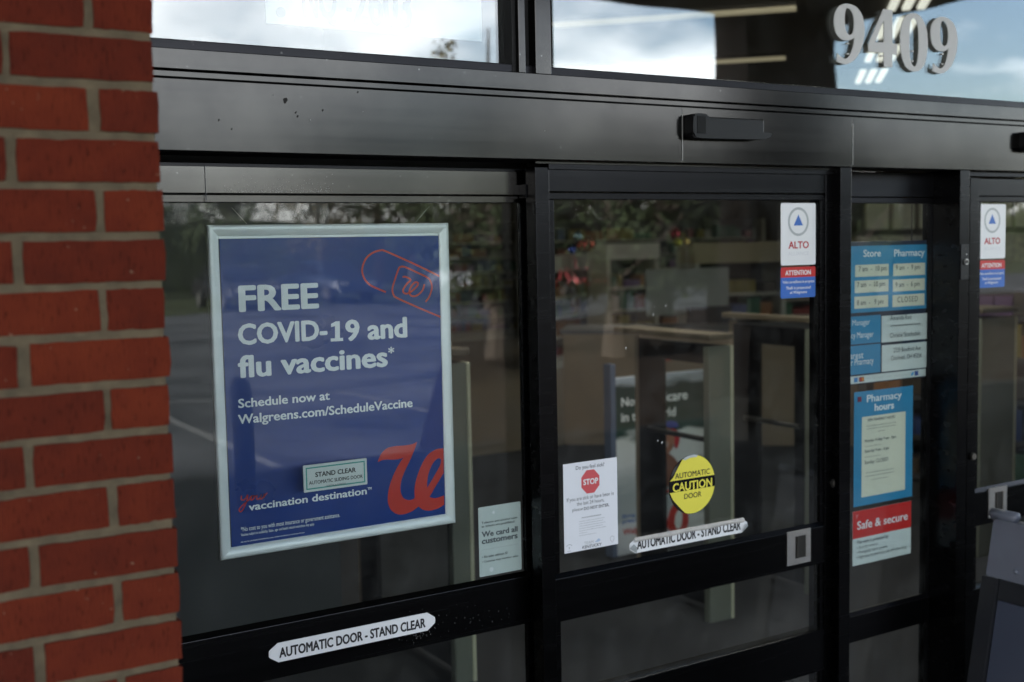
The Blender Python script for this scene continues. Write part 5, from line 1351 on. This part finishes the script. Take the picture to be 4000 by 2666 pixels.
# ------------------------------------------------------------------ across the car park (seen in the reflections)
def tree(x, y, h, r, seed, mat, label, dense=1.0):
    rnd = random.Random(seed)
    t = thing('tree', label, 'tree', (x, y, -0.12), 'trees beyond the car park')
    bm = B()
    tube(bm, [(x, y, -0.12), (x+0.1, y, h*0.3), (x-0.1, y+0.1, h*0.62), (x, y, h*0.9)], [0.22, 0.16, 0.09, 0.03], 8)
    for _ in range(14):
        a = rnd.uniform(0, 6.28); z0_ = rnd.uniform(0.25, 0.7)*h; l_ = r*rnd.uniform(0.5, 0.95)
        tube(bm, [(x, y, z0_), (x+math.cos(a)*l_*0.5, y+math.sin(a)*l_*0.5, z0_+l_*0.35), (x+math.cos(a)*l_, y+math.sin(a)*l_, z0_+l_*0.8)], [0.06, 0.035, 0.012], 5)
    obj('trunk', bm, M['bark'], t)
    bm = B()
    for _ in range(int(34*dense)):
        a = rnd.uniform(0, 6.28); rr_ = r*math.sqrt(rnd.random())*0.95; zc = h*rnd.uniform(0.28, 1.0); k = math.sin(math.pi*min(1, max(0.12, (zc/h-0.18)/0.85)))
        c = Vector((x+math.cos(a)*rr_*k, y+math.sin(a)*rr_*k, zc)); s_ = r*rnd.uniform(0.16, 0.34)
        for _ in range(110 if h < 4.2 else 60):
            p = c+Vector((rnd.gauss(0, s_*0.5), rnd.gauss(0, s_*0.5), rnd.gauss(0, s_*0.4))); q = rnd.uniform(0.07, 0.16)*(0.45 if h < 4.2 else 0.8)
            u = Vector((rnd.gauss(0, 1), rnd.gauss(0, 1), rnd.gauss(0, 1))).normalized()*q; v = u.orthogonal().normalized()*q*0.7
            bm.faces.new([bm.verts.new(p-u), bm.verts.new(p+v), bm.verts.new(p+u), bm.verts.new(p-v)])
    obj('crown', bm, mat, t, fix=False)
rt = random.Random(21)
tl = ('rounded', 'leaning', 'broad', 'tall', 'ragged', 'low', 'bushy', 'narrow', 'thin', 'dense', 'spreading', 'short', 'brown', 'dark')
for i in range(14):
    x = 9+i*2.9+rt.uniform(-0.6, 0.6); y = -rt.uniform(38, 46); h = rt.uniform(4.8, 6.4)
    tree(x, y, h, rt.uniform(1.9, 2.8), 50+i, M['foliage'] if i % 3 else M['foliage2'], f'{tl[i]} tree in the row beyond the car park', 1.3)
bm = B(); box(bm, 14, 90, -49, -48.2, -0.12, 3.1); 
hd = tag(obj('hedge', bm, M['foliage']), 'dark clipped hedge behind the row of trees', 'hedge')
# unseen bed and evergreens, added to darken the door reflections
struct('added_planting_bed', prism(B(), [(4.9, -4.66, -0.1245), (34, -4.66, -0.1245), (34, -20, -0.1245), (13.6, -20, -0.1245)], (0, 0, 0.09)), plain('added_mulch', (0.030, 0.022, 0.017), 0.95, spec=0.08, var=0.4, vscale=7, bump=1.0, bscale=30))
for i in range(11):
    x = 10.2+i*1.9+rt.uniform(-0.4, 0.4); y = -rt.uniform(10.5, 14.5)
    tree(x, y, rt.uniform(3.3, 4.1), rt.uniform(1.3, 1.7), 150+i, M['foliage'], f'{tl[i]} evergreen added out of view to darken the door reflections', 1.5)
# pale building far left of the reflection
bt = thing('pale_building', 'pale low commercial building far beyond the car park', 'building', (9, -62, 0))
obj('wall', bx(-14, 19.5, -68, -60, -0.12, 5.2), M['bwhite'], bt)
obj('roof', bx(-14.3, 19.8, -68.3, -59.7, 5.2, 5.6), M['roof'], bt)
for i in range(11):
    wx = -13+i*2.9
    w1 = obj('window', bx(wx, wx+1.7, -59.99, -59.9, 1.0, 3.2), M['bwin'], bt)
    obj('window_frame', bx(wx-0.06, wx+1.76, -59.9, -59.86, 0.94, 1.0), M['bwhite'], w1)
# parked cars
def car(x, y, ang, col, label):
    t = thing('parked_car', label, 'car', (x, y, -0.125), 'cars parked across from the shop')
    paint = plain('car_paint', col, 0.22, 0.35, spec=0.7)
    side_ = [(-2.2, 0.35), (-2.25, 0.62), (-2.1, 0.86), (-1.25, 0.98), (-0.62, 1.42), (0.75, 1.46), (1.45, 1.04), (2.12, 0.93), (2.22, 0.6), (2.18, 0.35)]
    rot_ = Matrix.Translation((x, y, -0.125)) @ Matrix.Rotation(ang, 4, 'Z')
    def W2(bm): bm.transform(rot_); return bm
    pr = smooth_loop([(p[0], p[1]) for p in side_], n=4)
    bm = B(); secs = []
    for yy, k in ((-0.86, 0.93), (-0.82, 0.985), (-0.6, 1.0), (0.6, 1.0), (0.82, 0.985), (0.86, 0.93)):
        secs.append([bm.verts.new((p[0]*(1 if p[1] < 1.0 else 0.97), yy*(1 if p[1] < 0.95 else 1-(p[1]-0.95)*0.42), 0.3+(p[1]-0.3)*k)) for p in pr])
    for a_, b_ in zip(secs, secs[1:]):
        for i in range(len(pr)): bm.faces.new((a_[i], a_[(i+1) % len(pr)], b_[(i+1) % len(pr)], b_[i]))
    bm.faces.new(secs[0][::-1]); bm.faces.new(secs[-1])
    obj('body', W2(bm), paint, t, smooth=True)
    for s_ in (-1, 1):
        bm = B(); prism(bm, [(-1.12, s_*0.80, 1.0), (-0.55, s_*0.72, 1.36), (0.68, s_*0.72, 1.39), (1.28, s_*0.80, 1.04)], (0, s_*0.06, 0)); obj('side_window', W2(bm), M['carglass'], t)
        for xx in (-1.42, 1.38):
            bm = B(); prism(bm, [(xx+0.32*math.cos(a_*math.pi/12), s_*0.70, 0.32+0.32*math.sin(a_*math.pi/12)) for a_ in range(24)], (0, s_*0.19, 0)); wh = obj('wheel', W2(bm), M['rubber'], t)
            bm = B(); prism(bm, [(xx+0.20*math.cos(a_*math.pi/9), s_*0.885, 0.32+0.20*math.sin(a_*math.pi/9)) for a_ in range(18)], (0, s_*0.012, 0)); obj('rim', W2(bm), M['steel'], wh)
        bm = B(); box(bm, -2.27, -2.12, s_*0.55-0.16, s_*0.55+0.16, 0.62, 0.74, bevel=0.03); obj('headlight', W2(bm), M['lampglass'], t)
    bm = B(); prism(bm, [(-1.2, -0.68, 1.015), (-1.2, 0.68, 1.015), (-0.66, 0.58, 1.40), (-0.66, -0.58, 1.40)], (-0.03, 0, 0.03)); obj('windscreen', W2(bm), M['carglass'], t)
car(16.0, -33.5, math.radians(-96), (0.02, 0.03, 0.05), 'dark blue car parked at the far side of the car park')
car(21.5, -32.5, math.radians(88), (0.35, 0.36, 0.38), 'silver car at the far side of the car park')
car(12.6, -33.0, math.radians(-90), (0.02, 0.02, 0.022), 'black car parked beside the dark blue one')
car(26, -33.6, math.radians(92), (0.28, 0.03, 0.03), 'red car rightmost of the far row')
# bare tree near the kerb
tree(18.9, -27, 9.5, 2.4, 99, M['foliage2'], 'nearly bare tall tree standing on the car park island', 0.12)

# ------------------------------------------------------------------ small marks and wear
def splat(x, y, D, r, mat, parent, seed, name='smudge'):
    rnd = random.Random(seed); X, Z = at(x, y, D); n = 11
    pts = [(X+r*rnd.uniform(0.55, 1.15)*math.cos(2*math.pi*k/n)*0.8+0.25*r*math.sin(2*math.pi*k/n), Z+r*rnd.uniform(0.6, 1.2)*math.sin(2*math.pi*k/n)) for k in range(n)]
    return obj(name, filled([smooth_loop(pts, n=3)], D, 0.0002), mat, parent)
dm = plain('old_dirt', (0.022, 0.021, 0.020), 0.8); lm = plain('dried_drip', (0.30, 0.30, 0.29), 0.6)
for i, (x, y, r) in enumerate(((1115, 392, 0.0062), (1156, 440, 0.0026), (1163, 455, 0.0030), (1261, 431, 0.0026), (855, 470, 0.0024), (905, 505, 0.0018), (1398, 361, 0.0022))):
    splat(x, y, DF-0.0047, r, dm, sf, i)
for i, (x, y, r) in enumerate(((1067, 372, 0.0026), (1213, 470, 0.0024), (1418, 437, 0.0013), (2128, 512, 0.0014))):
    splat(x, y, DF-0.0047, r, lm, sf, 40+i)
rnd = random.Random(77)
bm = B()
for _ in range(260):
    u = min(1, abs(rnd.gauss(0, 0.42))); x = 870+430*rnd.random()**0.8; y = 752-85*u*rnd.random()
    X, Z = at(x, y, DL-0.0037); q = rnd.uniform(0.0004, 0.0010)
    quad(bm, [(X-q, DL-0.0037, Z), (X, DL-0.0037, Z-q*1.4), (X+q, DL-0.0037, Z), (X, DL-0.0037, Z+q*1.4)])
o = obj('water_spots', bm, lm, left, fix=False); o['kind'] = 'stuff'
bm = B()
for _ in range(120):
    x = rnd.gauss(1640, 45) if rnd.random() < 0.6 else rnd.uniform(1500, 2000); y = 2440+ (1640-x)*0.2+rnd.gauss(15, 28)
    X, Z = at(x, y, DL-0.0007)
    if not (0.925 < Z < 1.035): continue
    q = rnd.uniform(0.0004, 0.0013)
    quad(bm, [(X-q, DL-0.0007, Z), (X, DL-0.0007, Z-q*2.2), (X+q*0.6, DL-0.0007, Z), (X, DL-0.0007, Z+q*1.2)])
o = obj('scuff_specks', bm, plain('scuff', (0.10, 0.10, 0.10), 0.7), left, fix=False); o['kind'] = 'stuff'
tm_ = film('tape_film', (0.75, 0.77, 0.76), 0.5)
for i, (x, y, r) in enumerate(((2552, 1230, 0.0035), (2556, 1200, 0.0022), (2600, 1196, 0.0022), (2445, 1360, 0.0026), (2586, 1730, 0.0035), (2570, 1722, 0.0025))):
    splat(x, y, DC-0.0003, r, tm_, mid, 60+i, 'tape_residue')
